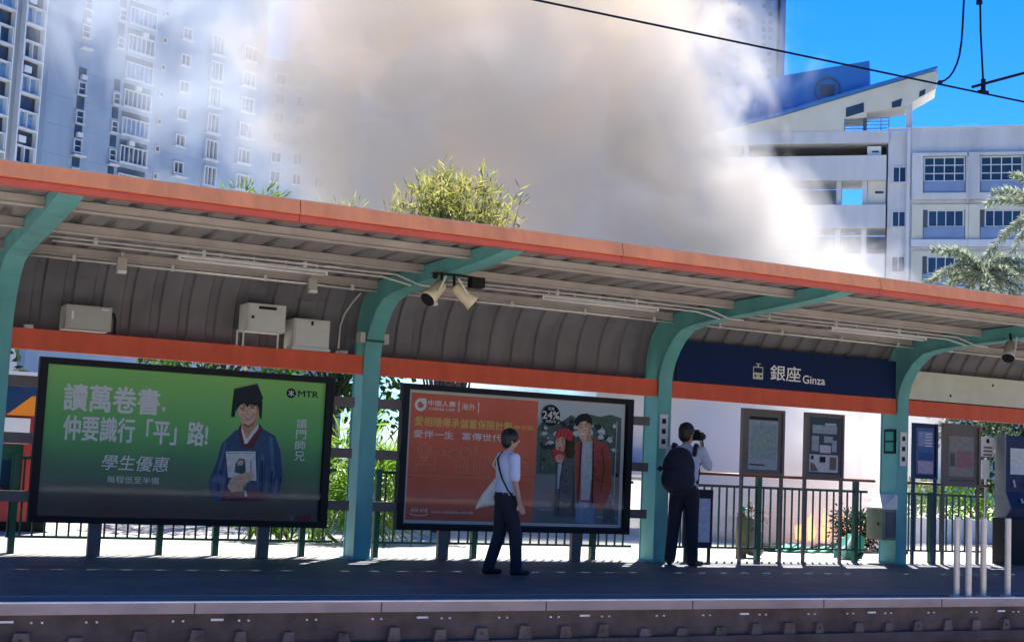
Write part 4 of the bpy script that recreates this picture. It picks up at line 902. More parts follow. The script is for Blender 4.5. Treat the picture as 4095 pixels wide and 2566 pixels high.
# ------------------------------------------------------------------ foliage
def leaf(mb, c, d, wdt, ln, mi=0):
    d = d.normalized(); s = d.cross(Vector((random.gauss(0,1), random.gauss(0,1), random.gauss(0,1)))).normalized()*wdt/2
    n_ = d.cross(s).normalized()
    mb.add([c, c+d*ln*.5+s-n_*ln*.05, c+d*ln-n_*ln*.18, c+d*ln*.5-s-n_*ln*.05], [(0,1,2,3)], mi)
def rnd_dir(): return Vector((random.gauss(0,1), random.gauss(0,1), random.gauss(0,1))).normalized()
def crown(mb, c, rad, n_cl, per, lw, ll, spread=.35, droop=.2):
    c = Vector(c)
    for _ in range(n_cl):
        d = rnd_dir(); q = random.random()**.4; k = c+Vector((d.x*rad[0], d.y*rad[1], d.z*rad[2]))*q
        cs = spread*random.uniform(.6, 1.3)
        for _ in range(per):
            e = rnd_dir(); leaf(mb, k+e*cs*random.random()**.6, (e+d*.6+Vector((0,0,-droop))), lw*random.uniform(.7,1.2), ll*random.uniform(.6,1.2))
LEAF = dict(yellow=leaf_mat('leaf_yellow', (.12,.17,.05), (.44,.40,.11), .6), mid=leaf_mat('leaf_mid', (.035,.10,.02), (.11,.22,.035), .5), bright=leaf_mat('leaf_bright', (.10,.24,.02), (.26,.42,.04), .55),
            dark=leaf_mat('leaf_dark', (.012,.035,.014), (.04,.08,.03), .4), palm=leaf_mat('leaf_palm', (.10,.16,.11), (.46,.50,.38), .45), dry=leaf_mat('leaf_dry', (.10,.05,.03), (.20,.12,.07), .3))
def tree(name, label, base, top, rad, cz, leafm, n_cl, per, lw, ll, group=None, trunk_r=.09, spread=.35):
    o = thing(name, base, label, 'tree', group); bx, by, bz = base
    t = MB(); t.tube([(bx,by,bz),(bx+.05,by,bz+(cz-bz)*.5),(bx,by,cz)], [trunk_r,trunk_r*.8,trunk_r*.5], 8)
    for i in range(7):
        a = i*.9; e = Vector((math.cos(a)*rad[0]*.7, math.sin(a)*rad[1]*.7, rad[2]*random.uniform(.1,.7)))
        t.tube([Vector((bx,by,cz-rad[2]*.4)), Vector((bx,by,cz))+e*.5, Vector((bx,by,cz))+e], [trunk_r*.5,trunk_r*.3,.012], 6)
    t.build('trunk', M['bark'], o, smooth=True)
    c = MB(); crown(c, (bx,by,cz), rad, n_cl, per, lw, ll, spread); c.build('crown', leafm, o, fix=False); return o
random.seed(21)
# feathery yellow green tree over the roof line
o = thing('feathery_tree', (10.9, 23.4, -.03), 'feathery yellow green tree rising above the orange roof edge', 'tree')
t = MB(); c = MB(); bx, by = 10.9, 23.4
for i in range(52):
    a = random.uniform(0, 6.28); rr_ = random.uniform(.05, 1.28); ex, ey = bx+math.cos(a)*rr_*1.05, by+math.sin(a)*rr_*.9; h_ = random.uniform(6.0, 6.75)-.5*rr_*rr_*.55
    pts = [Vector((bx+math.cos(a)*.12, by+math.sin(a)*.12, 0)), Vector((bx+(ex-bx)*.35, by+(ey-by)*.35, h_*.45)), Vector((bx+(ex-bx)*.8, by+(ey-by)*.8, h_*.8)), Vector((ex, ey, h_))]
    t.tube(pts, [.028,.022,.014,.005], 5)
    for k in range(95):
        q = random.uniform(.55, 1.02); j = min(int(q*3), 2); p = pts[j].lerp(pts[j+1], q*3-j)
        d = Vector((random.gauss(0,.55), random.gauss(0,.55), random.uniform(.1,1.1))); leaf(c, p+rnd_dir()*.16, d, .034, random.uniform(.16,.36))
t.build('trunk', M['bark'], o, smooth=True); c.build('crown', LEAF['yellow'], o, fix=False)
tree('small_tree', 'small pale green tree top peeking over the roof edge in the smoke', (8.31, 27.76, -.03), 6, (.8,.8,.7), 6.15, LEAF['bright'], 34, 26, .05, .2, 'small trees over the roof edge', .06, .3)
tree('small_tree', 'dim small tree top left of the feathery yellow tree', (10.0, 25.9, -.03), 6, (1.0,.9,.7), 5.55, LEAF['yellow'], 40, 26, .03, .22, 'small trees over the roof edge', .06, .3)
tree('roadside_tree', 'leafy tree showing between the left column and the green advert', (1.4, 26.0, -.03), 5, (2.6,1.6,1.5), 3.2, LEAF['dark'], 70, 30, .11, .2, 'roadside trees', .12, .4)
tree('roadside_tree', 'leafy tree seen left of the second column above the hedge', (7.0, 24.6, -.03), 5, (1.7,1.2,1.3), 2.9, LEAF['mid'], 60, 30, .10, .18, 'roadside trees', .1, .4)
tree('roadside_tree', 'leafy tree seen right of the second column beside the red advert', (9.4, 25.4, -.03), 5, (1.6,1.2,1.35), 2.85, LEAF['mid'], 60, 30, .10, .18, 'roadside trees', .1, .4)
tree('roadside_tree', 'tree with dark leaves beyond the notice boards at the right', (25.6, 23.6, -.03), 5, (1.9,1.5,1.25), 2.55, LEAF['dark'], 60, 32, .11, .2, 'roadside trees', .1, .4)
def shrub(label, base, rad, m, n_cl, per, lw=.06, ll=.2, cat='shrub', grp='shrubs behind the railings'):
    o = thing('shrub', base, label, cat, grp); bx, by, bz = base
    s = MB()
    for i in range(6): s.tube([(bx,by,bz),(bx+random.uniform(-1,1)*rad[0]*.6,by+random.uniform(-1,1)*rad[1]*.6,bz+rad[2]*1.3)], [.018,.006], 5)
    s.build('stems', M['bark'], o); c = MB(); crown(c, (bx,by,bz+rad[2]), rad, n_cl, per, lw, ll, .22, 0); c.build('foliage', m, o, fix=False)
shrub('bright strappy shrub in the sun right of the second column', (8.15, 20.2, -.03), (.75,.6,.95), LEAF['bright'], 60, 22, .035, .42)
shrub('bright shrub in the sun left of the second column', (7.05, 20.6, -.03), (.7,.5,.55), LEAF['bright'], 40, 22, .05, .25)
shrub('dark charred shrub behind the railing by the fire', (18.35, 20.6, -.03), (.42,.4,.38), LEAF['dark'], 60, 30, .045, .09)
hd = thing('hedge', (25, 24.2, .45), 'bright green clipped hedge on the white planter at the right', 'hedge'); c = MB()
random.seed(9)
for i in range(2600):
    p = Vector((random.uniform(22.6,29), random.uniform(23.9,24.7), random.uniform(.5,1.36))); leaf(c, p, rnd_dir()+Vector((0,-.3,.4)), .06, random.uniform(.1,.2))
c.build('foliage', LEAF['bright'], hd, fix=False)
hd2 = thing('hedge', (14, 26.2, -.03), 'low green hedge in the sun behind the red advert', 'hedge'); c = MB()
for i in range(2600):
    p = Vector((random.uniform(9.5,16.3), random.uniform(25.8,26.6), random.uniform(.05,1.32))); leaf(c, p, rnd_dir()+Vector((0,-.3,.4)), .07, random.uniform(.12,.22))
c.build('foliage', LEAF['bright'], hd2, fix=False)
tag(MB().box(22.4, 29.2, 23.75, 24.9, -.1, .5).build('planter_wall', M['white'], None, loc=(25, 24.2, -.1)), 'white planter wall under the bright clipped hedge', 'planter')
# feathery palms at the right
def palm(label, base, top, nf, ln, seed):
    random.seed(seed); o = thing('palm_tree', base, label, 'palm tree', 'palms at the right edge'); bx, by, bz = base
    MB().tube([(bx,by,bz),(bx+.08,by,top*.5),(bx,by,top-.1)], [.17,.13,.10], 10).build('trunk', M['bark'], o, smooth=True)
    fr = MB()
    for i in range(nf):
        a = 2*math.pi*i/nf+random.uniform(-.3,.3); el = random.uniform(-.25,1.1); L_ = ln*random.uniform(.8,1.1); pts = []
        for k in range(9):
            q = k/8; hh = L_*q*math.cos(el*(1-.2*q)); z = L_*(q*math.sin(el)-.55*q*q*(1.1-el*.3))
            pts.append(Vector((bx+math.cos(a)*hh, by+math.sin(a)*hh, top+z)))
        fr.tube(pts, [.02]*5+[.014]*4, 5)
        for k in range(230):
            q = random.uniform(.08,1); j = min(int(q*8), 7); p = pts[j].lerp(pts[j+1], q*8-j); t_ = (pts[j+1]-pts[j]).normalized()
            d = rnd_dir(); d = (d-t_*d.dot(t_)).normalized()+t_*.9+Vector((0,0,-.15)); leaf(fr, p, d, .042, random.uniform(.22,.36)*(1.1-.4*q))
    fr.build('fronds', LEAF['palm'], o, fix=False)
palm('feathery foxtail palm crown in front of the school windows', (30.6, 29.2, -.03), 7.4, 20, 2.05, 2)
palm('taller palm crown cut by the right edge of the photo', (32.4, 28.4, -.03), 9.3, 17, 2.1, 5)

# ------------------------------------------------------------------ street things behind the railing
o = thing('bus', (0.3, 23.2, -.18), 'red and orange bus parked behind the left column', 'bus')
MB().box(-5, 3.80, 22.0, 24.4, .12, 2.34).build('body', M['busred'], o)
MB().box(-5.05, 3.84, 21.96, 24.44, 2.28, 2.36).build('roof_edge', M['white'], o)
MB().box(-4.9, 3.6, 21.975, 21.998, 1.74, 2.20).build('window', M['pane'], o)
st = MB(); 
for x in range(-5, 4): poly(st, [(x,1.70),(x+.55,1.70),(x+.95,2.0),(x+.35,2.0)], 21.97)
st.build('orange_stripes', M['busor'], o); MB().box(2.6, 3.35, 21.96, 21.974, 1.28, 1.66).build('route_panel', M['white'], o)
MB().box(3.62, 3.78, 21.95, 21.975, .9, 1.75).build('tail_light', M['busor'], o)
for x in (-3, 2.4): MB().tube([(x,21.99,.32),(x,22.3,.32)], [.5,.5], 20).build('wheel', M['black'], o)
MB().box(-5, 3.7, 22.1, 24.3, -.1, .119).build('chassis', M['black'], o)

o = thing('bollard', (13.62, 17.95, 0), 'short olive bollard with green cap behind the railing', 'bollard')
MB().tube([(13.62,17.95,0),(13.62,17.95,.62),(13.62,17.95,.72)], [.085,.085,.05], 14).build('body', M['olive'], o, smooth=True); MB().ball((13.60,17.93,.76), (.06,.05,.07)).build('cap', M['bin'], o)
o = thing('rubbish_sack', (13.86, 17.95, 0), 'grey rubbish sack with dry leaves beside the olive bollard', 'sack')
b = MB(); b.capsule((13.84,17.98,.16), .13, (13.86,17.98,.55), .10); b.capsule((13.93,17.96,.13), .12, (13.95,17.98,.40), .07); remesh(b, 'sack_body', M['sack'], o, .018, 2)
c = MB(); random.seed(31)
for i in range(90): leaf(c, Vector((13.87+random.gauss(0,.09), 17.96+random.gauss(0,.06), .66+random.gauss(0,.12))), rnd_dir(), .035, .10)
c.build('dry_leaves', LEAF['dry'], o, fix=False)
o = thing('overturned_bin', (15.7, 17.72, 0), 'toppled green bin with pale edges at the foot of the fourth column', 'bin')
MB().bar((15.48,17.72,.04),(15.60,17.72,.16),.06,.2).bar((15.62,17.70,.14),(15.82,17.70,.42),.06,.22).build('lid', M['binl'], o)
MB().prism([(15.52,.02),(15.86,.02),(15.92,.36),(15.80,.42),(15.56,.18)], 'y', 17.66, 17.98).build('body', M['bin'], o)
MB().bar((15.70,17.64,.02),(15.84,17.64,.12),.05).build('handle', M['black'], o)
o = thing('debris_pile', (17.2, 19.6, 0), 'low pile of charred rubbish and green sheets by the flames', 'debris')
random.seed(12); d1 = MB(); d2 = MB()
for i in range(60):
    x, y = random.uniform(15.6, 18.6), random.uniform(19.3, 20.6); s_ = random.uniform(.05, .17); d1.ball((x, y, -.03+s_*.4), (s_, s_*.8, s_*.6), 7, 5)
for i in range(14):
    x, y = random.uniform(15.3, 16.8), random.uniform(19.0, 19.6); d2.bar((x,y,.03),(x+random.uniform(.1,.3),y,.06+random.random()*.1),.12,.02)
d1.build('charred_heap', M['charred'], o); d2.build('green_sheets', M['bin'], o)
fm2 = bpy.data.materials.new('flame'); fm2.use_nodes = True; t = fm2.node_tree; t.nodes.clear()
em = N(t, 'ShaderNodeEmission'); rp = N(t, 'ShaderNodeValToRGB'); gg = N(t, 'ShaderNodeTexCoord'); s2 = N(t, 'ShaderNodeSeparateXYZ'); mr = N(t, 'ShaderNodeMapRange'); mr.inputs[1].default_value = 0; mr.inputs[2].default_value = .9
rp.color_ramp.elements[0].color = (1,.30,.035,1); rp.color_ramp.elements[1].color = (1,.12,.01,1); em.inputs[1].default_value = 2.6
t.links.new(gg.outputs['Object'], s2.inputs[0]); t.links.new(s2.outputs[2], mr.inputs[0]); t.links.new(mr.outputs[0], rp.inputs[0]); t.links.new(rp.outputs[0], em.inputs[0])
tr = N(t, 'ShaderNodeBsdfTransparent'); lw_ = N(t, 'ShaderNodeLayerWeight'); mx = N(t, 'ShaderNodeMixShader'); lw_.inputs[0].default_value = .35
t.links.new(lw_.outputs['Facing'], mx.inputs[0]); t.links.new(em.outputs[0], mx.inputs[1]); t.links.new(tr.outputs[0], mx.inputs[2]); oo = N(t, 'ShaderNodeOutputMaterial'); t.links.new(mx.outputs[0], oo.inputs[0])
fl_ = MB(); random.seed(8)
for i in range(16):
    x, y = random.uniform(19.2, 20.9), random.uniform(23.0, 23.8); h_ = random.uniform(.25, .6)*(1.3-abs(x-20.0)*.5)
    fl_.tube([(x,y,.0),(x+.02,y,h_*.35),(x-.03,y,h_*.7),(x+.04,y,h_)], [.05,.075,.045,.004], 8)
tag(fl_.build('flames', fm2, None, smooth=True, loc=(20.0, 23.4, 0)), 'orange flames burning on the charred rubbish behind the railing', 'fire')

# ------------------------------------------------------------------ buildings behind
def frm(P0, az):
    a = R(az); u = Vector((math.sin(a), math.cos(a), 0)); n_ = Vector((math.cos(a), -math.sin(a), 0)); P0 = Vector(P0)
    return lambda p: P0+u*p.x+n_*p.y+Vector((0, 0, p.z))
def win(parent, fr, u0, u1, z0, z1, nx, nz, fm_='white', pm2='pane', dep=.16, bar=.07, sill=True, name='window'):
    mb = MB(fr); b = bar
    mb.box(u0, u0+b, -.02, dep, z0, z1).box(u1-b, u1, -.02, dep, z0, z1).box(u0+b, u1-b, -.02, dep, z1-b, z1).box(u0+b, u1-b, -.02, dep, z0, z0+b)
    for i in range(1, nx): x = u0+(u1-u0)*i/nx; mb.box(x-b*.4, x+b*.4, -.02, dep*.8, z0+b, z1-b)
    for i in range(1, nz): z = z0+(z1-z0)*i/nz; mb.box(u0+b, u1-b, -.02, dep*.7, z-b*.35, z+b*.35)
    if sill: mb.box(u0-b, u1+b, 0, dep+.12, z0-b*1.3, z0)
    w_ = mb.build(name, M[fm_], parent)
    MB(fr).box(u0+b*.5, u1-b*.5, .012, .03, z0+b*.5, z1-b*.5).build('pane', M[pm2], w_); return w_
# near left tower
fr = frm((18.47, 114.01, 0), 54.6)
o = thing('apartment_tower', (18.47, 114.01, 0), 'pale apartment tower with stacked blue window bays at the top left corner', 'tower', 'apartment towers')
MB(fr).box(-40, -3.35, -18, 0, 0, 76).build('wall', M['towera'], o); MB(fr).box(-3.35, -2.2, -18, -1.2, 0, 76).build('recess', M['tdark'], o)  # recess colour darkened to stand for the shade inside it
MB(fr).box(-3.1, -2.95, -1.19, -1.0, 0, 76).box(-2.6, -2.5, -1.19, -1.0, 0, 76).build('drainpipe', M['towera'], o)
for ua, ub in ((-5.62, -3.72), (-9.2, -6.75)):
    MB(fr).box(ua-.12, ua, 0, .55, 18, 60).box(ub, ub+.12, 0, .55, 18, 60).build('bay_fin', M['tframe'], o)
    for k in range(-1, 8):
        z = 22.6+2.745*k+(.5 if ua < -7 else 0)
        win(o, fr, ua+.02, ub-.02, z, z+1.42, 2, 1, 'tframe', 'curtain' if k % 3 else 'pane', .5, .09)
        MB(fr).box(ua, ub, .01, .06, z-1.22, z-.14).build('balcony_opening', M['paned'], o)
for k in range(-1, 8):
    if k % 2: MB(fr).box(-5.4, -4.7, .06, .5, 21.5+2.745*k, 22.0+2.745*k).build('air_conditioner', M['tframe'], o)
# second tower
fr = frm((23.49, 144.28, 0), 66)
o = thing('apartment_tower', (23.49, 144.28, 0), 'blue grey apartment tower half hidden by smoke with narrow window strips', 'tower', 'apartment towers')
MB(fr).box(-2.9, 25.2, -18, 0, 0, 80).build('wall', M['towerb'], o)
jn = MB(fr)
for k in range(6, 24): jn.box(-2.8, 25.1, .004, .012, 3.0*k+.3, 3.0*k+.36)
jn.build('panel_joints', M['spand'], o)
for k in range(-1, 6):
    z = 31.0+3.0*k
    if k != 3:
        win(o, fr, .55, 1.5, z, z+1.35, 1, 2, 'tframe', 'pane', .25, .08); MB(fr).box(.6, 1.48, .01, .05, z+1.55, z+2.85).build('dark_opening', M['paned'], o)
        win(o, fr, 4.85, 5.7, z, z+1.2, 1, 2, 'tframe', 'paned', .25, .08); MB(fr).box(4.9, 5.65, .01, .05, z+1.5, z+2.7).build('dark_opening', M['paned'], o)
    win(o, fr, 6.1, 9.55, z+.1, z+1.9, 6, 1, 'tframe', 'curtain' if k % 2 else 'pane', .3, .10); MB(fr).box(6.1, 9.55, .01, .05, z+2.0, z+2.55).build('shade_band', M['tdark'], o)
    if k % 2 == 0: MB(fr).box(.75, 1.35, .06, .5, z+1.6, z+2.05).build('air_conditioner', M['tframe'], o); MB(fr).box(7.0+k*.2, 7.7+k*.2, .06, .5, z+1.98, z+2.45).build('air_conditioner', M['tframe'], o)
    win(o, fr, 10.55, 11.15, z+2.1, z+2.75, 1, 1, 'boxlight', 'paned', .2, .08, False)
    win(o, fr, 13.1, 14.4, z+.3, z+1.6, 2, 1, 'tframe', 'paned', .3, .1)
    win(o, fr, 17.2, 18.9, z-.3, z+1.9, 3, 1, 'tframe', 'pane', .4, .12)
    win(o, fr, 21.8, 23.7, z+.2, z+1.9, 3, 1, 'tframe', 'pane', .4, .12)
for u0, u1, z in ((.4,1.8,30.7),(4.7,5.9,30.6),(13.0,14.8,31.0),(.4,1.7,41.9),(17.0,19.1,30.4)): MB(fr).box(u0, u1, 0, .7, z-.18, z).build('ledge', M['tframe'], o)
# hazy middle tower with arched crest
fr = frm((74.98, 198.88, 0), 95)
o = thing('apartment_tower', (74.98, 198.88, 0), 'hazy middle tower with a white arched crest showing through the smoke', 'tower', 'apartment towers')
MB(fr).box(-15.5, 0, -14, 0, 0, 60.8).build('wall', M['towerb'], o); MB(fr).box(-.9, 0, 0, .6, 0, 60.8).box(-4.2, -3.9, 0, .4, 0, 60.8).build('fin', M['towera'], o)
ar = MB(fr); nn = 18
outer = [(-7.9+2.45*math.cos(math.pi*i/nn), 61.4+2.75*math.sin(math.pi*i/nn)) for i in range(nn+1)]; inner = [(-7.9+1.85*math.cos(math.pi*i/nn), 61.4+2.05*math.sin(math.pi*i/nn)) for i in range(nn+1)]
for i in range(nn): ar.add([(outer[i][0],.4,outer[i][1]),(outer[i+1][0],.4,outer[i+1][1]),(inner[i+1][0],.4,inner[i+1][1]),(inner[i][0],.4,inner[i][1]),(outer[i][0],-1,outer[i][1]),(outer[i+1][0],-1,outer[i+1][1]),(inner[i+1][0],-1,inner[i+1][1]),(inner[i][0],-1,inner[i][1])], [(0,1,2,3),(4,7,6,5),(0,4,5,1),(3,2,6,7)])
ar.box(-10.4, -9.7, -1, .4, 60.79, 61.4).box(-6.05, -5.4, -1, .4, 60.79, 61.4); ar.build('arched_crest', M['white'], o)
for k in range(6):
    for u0, u1 in ((-13, -11.4), (-9.6, -8.2), (-6.2, -4.8)): win(o, fr, u0, u1, 42+3.0*k, 43.7+3.0*k, 2, 1, 'tframe', 'pane', .3, .12)
# far right tower
fr = frm((318.65, 399.65, 0), 112)
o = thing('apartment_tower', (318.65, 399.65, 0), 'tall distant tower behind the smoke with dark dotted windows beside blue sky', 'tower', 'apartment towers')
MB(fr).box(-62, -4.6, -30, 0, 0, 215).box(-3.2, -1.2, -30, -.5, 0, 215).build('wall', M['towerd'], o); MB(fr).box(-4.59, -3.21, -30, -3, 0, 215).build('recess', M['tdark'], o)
for k in range(19):
    z = 126+3.0*k
    for u0, u1 in ((-26.6, -25.0), (-19.6, -18.3), (-10.4, -8.9), (-7.9, -6.5)):
        if (k*7+int(u0)) % 5: MB(fr).box(u0, u1, .0, .12, z, z+1.6).build('window', M['paned'], o)
# school block with canopy roof
fr = frm((81.42, 87.87, 0), 133)
o = thing('school_building', (81.42, 87.87, 0), 'pale school block with framed windows and a rising canopy roof at the right', 'building')
MB(fr).box(1.32, 34, -16, 0, 0, 31.05).build('wall', M['school'], o); MB(fr).box(-.36, 1.319, -14, -.35, 0, 30.95).build('stair_tower', M['school'], o)
MB(fr).box(-.5, 34, -.5, .12, 31.051, 31.2).build('coping', M['tframe'], o); MB(fr).box(1.18, 1.45, .0, .18, 0, 31.04).build('downpipe_strip', M['tframe'], o)
for z0 in (26.51, 22.70, 18.85): win(o, fr, 0.05, 1.15, z0, z0+1.42, 2, 1, 'tframe', 'pane', -.22+.0, .08, False) if False else None
frs = frm(tuple(fr(Vector((0, -.35, 0)))), 133)
for z0 in (26.51, 22.70, 18.85): win(o, frs, 0.02, 1.16, z0, z0+1.40, 2, 1, 'tframe', 'pane', .14, .09)
for j in range(4):
    u0 = 2.55+4.52*j; u1 = u0+3.3
    MB(fr).box(u0-.95, u0-.06, .0, .55, 24.92, 28.86).box(u1+.06, u1+.16, .0, .55, 24.92, 28.86).box(u0-.06, u1+.06, .0, .55, 28.62, 28.86).box(u0-.06, u1+.06, 0, .55, 24.92, 25.46).build('window_surround', M['school'], o)
    MB(fr).box(u1+.17, u0+4.52-.96, 0, .75, 24.57, 28.5).build('pilaster', M['school'], o)
    win(o, fr, u0, u1, 26.48, 28.58, 4, 3, 'tframe', 'pane', .2, .1, False); MB(fr).box(u0, u1, .01, .3, 25.47, 26.46).build('spandrel', M['spand'], o)
    for zb in (20.92, 17.0, 13.1):
        MB(fr).box(u0-.95, u0+3.55, .0, .6, zb, zb+.6).build('floor_slab', M['tframe'], o)
        MB(fr).box(u0-.9, u0-.02, .0, .25, zb+.61, zb+3.6).box(u1+.06, u1+.3, .0, .25, zb+.61, zb+3.6).box(u0-.02, u1+.06, .0, .22, zb+3.16, zb+3.62).build('cream_pier', M['schooly'], o)
        win(o, fr, u0+.38, u1-.05, zb+1.72, zb+3.15, 4, 1, 'tframe', 'pane', .16, .09, False); MB(fr).box(u0+.04, u1, .01, .3, zb+.62, zb+1.68).build('spandrel', M['spand'], o)
        MB(fr).box(u0+.05, u0+.3, .02, .2, zb+1.7, zb+3.6).build('downpipe', M['tdark'], o)
# open corridor wing on the left
MB(fr).box(-16, -.37, -.5, 0, 29.95, 31.0).box(-16, -.37, -4, -.5, 29.95, 30.15).build('terrace_parapet', M['school'], o)
MB(fr).box(-16, -.5, -.5, 0, 26.74, 28.86).box(-16, -.5, -4, -.5, 26.74, 26.95).build('terrace_parapet', M['school'], o)
MB(fr).box(-16, -.5, -.5, 0, 22.6, 24.6).box(-16, -.5, -4, -.5, 22.6, 22.8).build('terrace_parapet', M['school'], o)
MB(fr).box(-16, -.5, -.5, 0, 18.4, 20.4).build('terrace_parapet', M['school'], o)
MB(fr).box(-16, -.4, -4.2, -4.01, 26.96, 30.1).build('corridor_wall', mat('corridor_brown', (.26,.17,.10), .8, .3, .4), o); MB(fr).box(-16, -4.61, -4.2, -4.01, 22.81, 26.7).box(-16, -.4, -4.2, -4.01, 10, 22.55).box(-4.6, -.6, -4.2, -4.01, 22.81, 24.9).build('corridor_wall', M['spand'], o); MB(fr).box(-.519, -.365, -3, -.52, 15, 30).build('corner_strip', M['tdark'], o)
MB(fr).box(-2.1, -.95, -.9, -.51, 28.87, 29.75).build('air_conditioner', M['white'], o); MB(fr).box(-1.7, -1.15, -.52, -.49, 29.2, 29.35).build('vent_slot', M['paned'], o)
MB(fr).box(-2.0, -.52, -2.2, -.6, 24.61, 26.73).build('cream_panel', M['schooly'], o); MB(fr).box(-1.40, -.70, -.62, -.58, 25.66, 25.86).build('vent_slot', M['paned'], o)
MB(fr).box(-2.45, -2.05, -2.2, -.5, 0, 26.73).box(-4.6, -4.2, -2.2, -.5, 0, 26.73).box(-12.6, -12.2, -2.2, -.5, 0, 31).build('pillar', M['school'], o)
MB(fr).prism([(-16,31.001),(-4.06,31.001),(-4.06,32.1),(-2.2,32.15),(-2.2,32.6),(.95,33.05),(3.4,34.5),(3.56,35.6),(3.4,36.05),(-2.0,34.56),(-9.9,32.3),(-16,31.001)][:-1], 'y', -3, -.05).build('gable_wall', M['schooly'], o)
MB(fr).prism([(-16.2,30.75),(-9.94,32.33),(-2.0,34.6),(3.56,36.12),(3.50,36.32),(-2.0,34.82),(-9.94,32.58),(-16.2,31.0)], 'y', -9, .5).build('canopy_roof', M['schoolb'], o)
for pts in ([(-3.93,33.02),(-2.45,33.46),(-2.43,32.65),(-3.92,32.2)], [(-.15,33.43),(.71,33.74),(.6,33.05),(-.13,32.93)], [(2.12,34.3),(2.6,34.5),(2.55,34.05),(2.06,33.8)]): MB(fr).prism(pts, 'y', -.06, .0).build('slanted_opening_shade', M['paned'], o)  # holes are dark panels; their colour stands for the shade inside
for i in range(4): MB(fr).bar((2.75+i*.2, .2, 35.0+i*.1), (2.65+i*.2, .2, 34.0+i*.18), .07).build('louvre', M['white'], o)
MB(fr).prism([(-16,34.9),(-9.72,36.17),(-2.06,37.29),(-2.03,34.83),(-9.94,32.60),(-16,31.01)], 'y', -7, -.6).build('blue_gable', M['schoolb'], o)
rg_ = MB(fr); k_ = 28
for i in range(k_):
    a, b = 2*math.pi*i/k_, 2*math.pi*(i+1)/k_; q = lambda t, rad: (-5.53+rad*math.cos(t), -.45, 34.75+rad*math.sin(t))
    rg_.add([q(a,1.12), q(b,1.12), q(b,.98), q(a,.98)], [(0,1,2,3)])
rg_.box(-6.15, -4.95, -.59, -.5, 34.25, 35.25); rg_.build('porthole', M['tdark'], o)
MB(fr).box(1.05, 1.55, -.8, -.3, 31.21, 34.4).build('column', M['school'], o); MB(fr).box(-2.48, -2.2, -1, -.1, 31.001, 32.55).build('column', M['tdark'], o)
rl = MB(fr)
for z in (31.25, 31.55, 31.85, 32.15): rl.box(-4.05, -.3, -.3, -.24, z-.04, z+.04)
for u in (-4.02, -1.0, -.34): rl.box(u-.05, u+.05, -.32, -.22, 31.001, 32.2)
rl.build('railing', M['spand'], o)

# ------------------------------------------------------------------ smoke
BROWN = [((16.4,31.2,7.8),3.9),((15.6,31.8,12.0),4.0),((18.3,29.4,6.4),4.3),((17.4,30.7,9.4),4.6),((14.9,32.1,9.4),4.9),((13.8,33.6,12.6),4.4),((17.6,31.3,13.0),4.2)]
WHITE = [((19.2,23.6,.8),2.9),((20.4,26.6,1.6),3.3),((20.2,27.6,4.2),3.3),((21.4,26.9,3.9),2.9),((22.3,26.2,3.4),2.5),((23.1,25.6,2.4),2.1),((22.2,26.5,5.6),2.1),((22.8,26.1,4.9),2.0),((20.45,27.5,6.4),2.8),((19.8,29.2,9.0),2.4)]
THIN = [((12.4,35.4,8.6),3.8),((9.6,36.8,12.2),4.0),((7.3,37.9,13.6),3.4),((11.0,36.0,9.8),2.6),((20.2,28.9,11.6),3.2),((15.0,34.0,15.5),5.0),((22.6,26.2,2.4),2.4)]
smoke = MB()
for (c, r_) in BROWN+WHITE+THIN: smoke.ball(c, r_*1.55, 20, 14)
smoke = remesh(smoke, 'smoke', [], None, .7, 2, loc=(16, 30, 0))
smoke['kind'] = 'stuff'; smoke['label'] = 'thick pale brown smoke plume billowing up from the fire behind the shelter'
sm = bpy.data.materials.new('smoke'); sm.use_nodes = True; t = sm.node_tree; t.nodes.clear()
geo = N(t, 'ShaderNodeNewGeometry'); pos = geo.outputs['Position']
nz = N(t, 'ShaderNodeTexNoise'); nz.inputs['Scale'].default_value = .38; nz.inputs['Detail'].default_value = 6; nz.inputs['Roughness'].default_value = .6; nz.inputs['Distortion'].default_value = .9
t.links.new(pos, nz.inputs['Vector'])
def field(blobs):
    last = None
    for c, r_ in blobs:
        d = N(t, 'ShaderNodeVectorMath', operation='DISTANCE'); d.inputs[1].default_value = c; t.links.new(pos, d.inputs[0])
        m_ = N(t, 'ShaderNodeMath', operation='MULTIPLY_ADD'); m_.inputs[1].default_value = -1/r_; m_.inputs[2].default_value = 1; t.links.new(d.outputs['Value'], m_.inputs[0])
        if last is None: last = m_
        else:
            x = N(t, 'ShaderNodeMath', operation='SMOOTH_MAX'); x.inputs[2].default_value = .12; t.links.new(last.outputs[0], x.inputs[0]); t.links.new(m_.outputs[0], x.inputs[1]); last = x
    return last
nz2 = N(t, 'ShaderNodeTexNoise'); nz2.inputs['Scale'].default_value = .42; nz2.inputs['Detail'].default_value = 6; nz2.inputs['Roughness'].default_value = .58; nz2.inputs['Distortion'].default_value = 1.2; t.links.new(pos, nz2.inputs['Vector'])
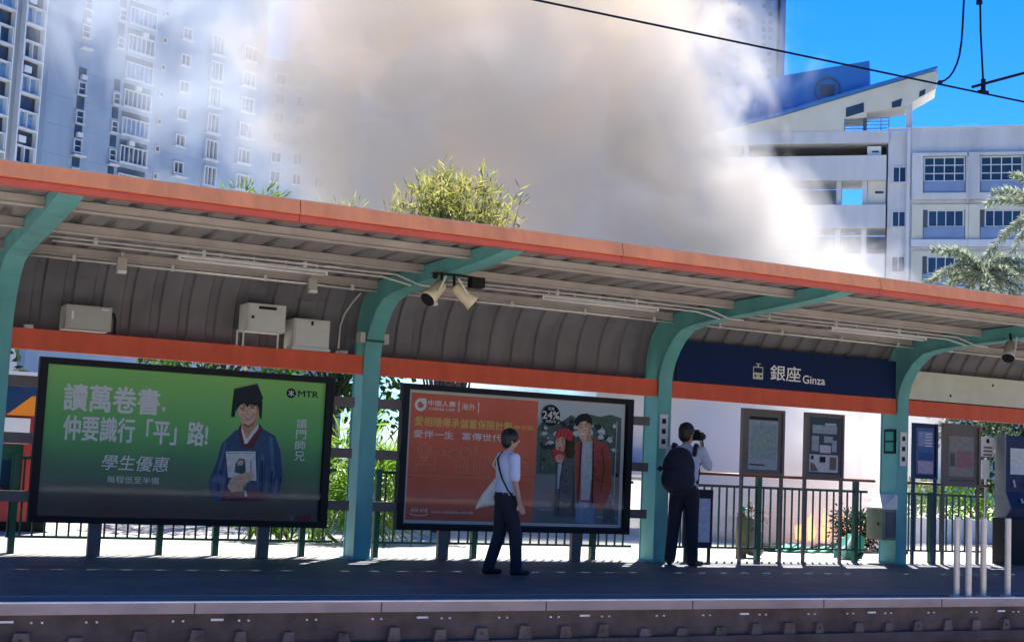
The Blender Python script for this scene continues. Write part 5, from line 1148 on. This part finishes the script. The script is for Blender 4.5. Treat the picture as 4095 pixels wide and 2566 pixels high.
def shaped(blobs, amp, lo, hi, dens, nz=nz):
    f_ = field(blobs); a = N(t, 'ShaderNodeMath', operation='MULTIPLY_ADD'); a.inputs[1].default_value = amp; t.links.new(nz.outputs['Fac'], a.inputs[0]); t.links.new(f_.outputs[0], a.inputs[2])
    mr = N(t, 'ShaderNodeMapRange', interpolation_type='SMOOTHSTEP'); mr.inputs[1].default_value = lo+amp*.5; mr.inputs[2].default_value = hi+amp*.5; mr.inputs[3].default_value = 0; mr.inputs[4].default_value = dens
    t.links.new(a.outputs[0], mr.inputs[0]); return mr
A = shaped(BROWN, 2.1, .0, .40, .50); W2 = shaped(WHITE, 1.9, .0, .36, .50); B = shaped(THIN, 2.6, .18, .62, .15, nz2)
def mth(op, a, b):
    m_ = N(t, 'ShaderNodeMath', operation=op)
    for i, v in enumerate((a, b)):
        if isinstance(v, float): m_.inputs[i].default_value = v
        else: t.links.new(v, m_.inputs[i])
    return m_.outputs[0]
s1 = mth('ADD', A.outputs[0], W2.outputs[0]); tot = mth('ADD', s1, B.outputs[0])
f1_ = mth('DIVIDE', A.outputs[0], mth('MAXIMUM', s1, .0001)); f2_ = mth('DIVIDE', B.outputs[0], mth('MAXIMUM', tot, .0001))
c1 = N(t, 'ShaderNodeMixRGB'); c1.inputs[1].default_value = (.96, .935, .895, 1); c1.inputs[2].default_value = (.956, .868, .745, 1); t.links.new(f1_, c1.inputs[0])
c2 = N(t, 'ShaderNodeMixRGB'); c2.inputs[2].default_value = (.82, .87, .94, 1); t.links.new(f2_, c2.inputs[0]); t.links.new(c1.outputs[0], c2.inputs[1])
pv = N(t, 'ShaderNodeVolumePrincipled'); pv.inputs['Anisotropy'].default_value = -.15; t.links.new(c2.outputs[0], pv.inputs['Color'])
t.links.new(tot, pv.inputs['Density']); oo = N(t, 'ShaderNodeOutputMaterial'); t.links.new(pv.outputs[0], oo.inputs['Volume'])
sm.cycles.volume_step_rate = .28; smoke.data.materials.clear(); smoke.data.materials.append(sm)
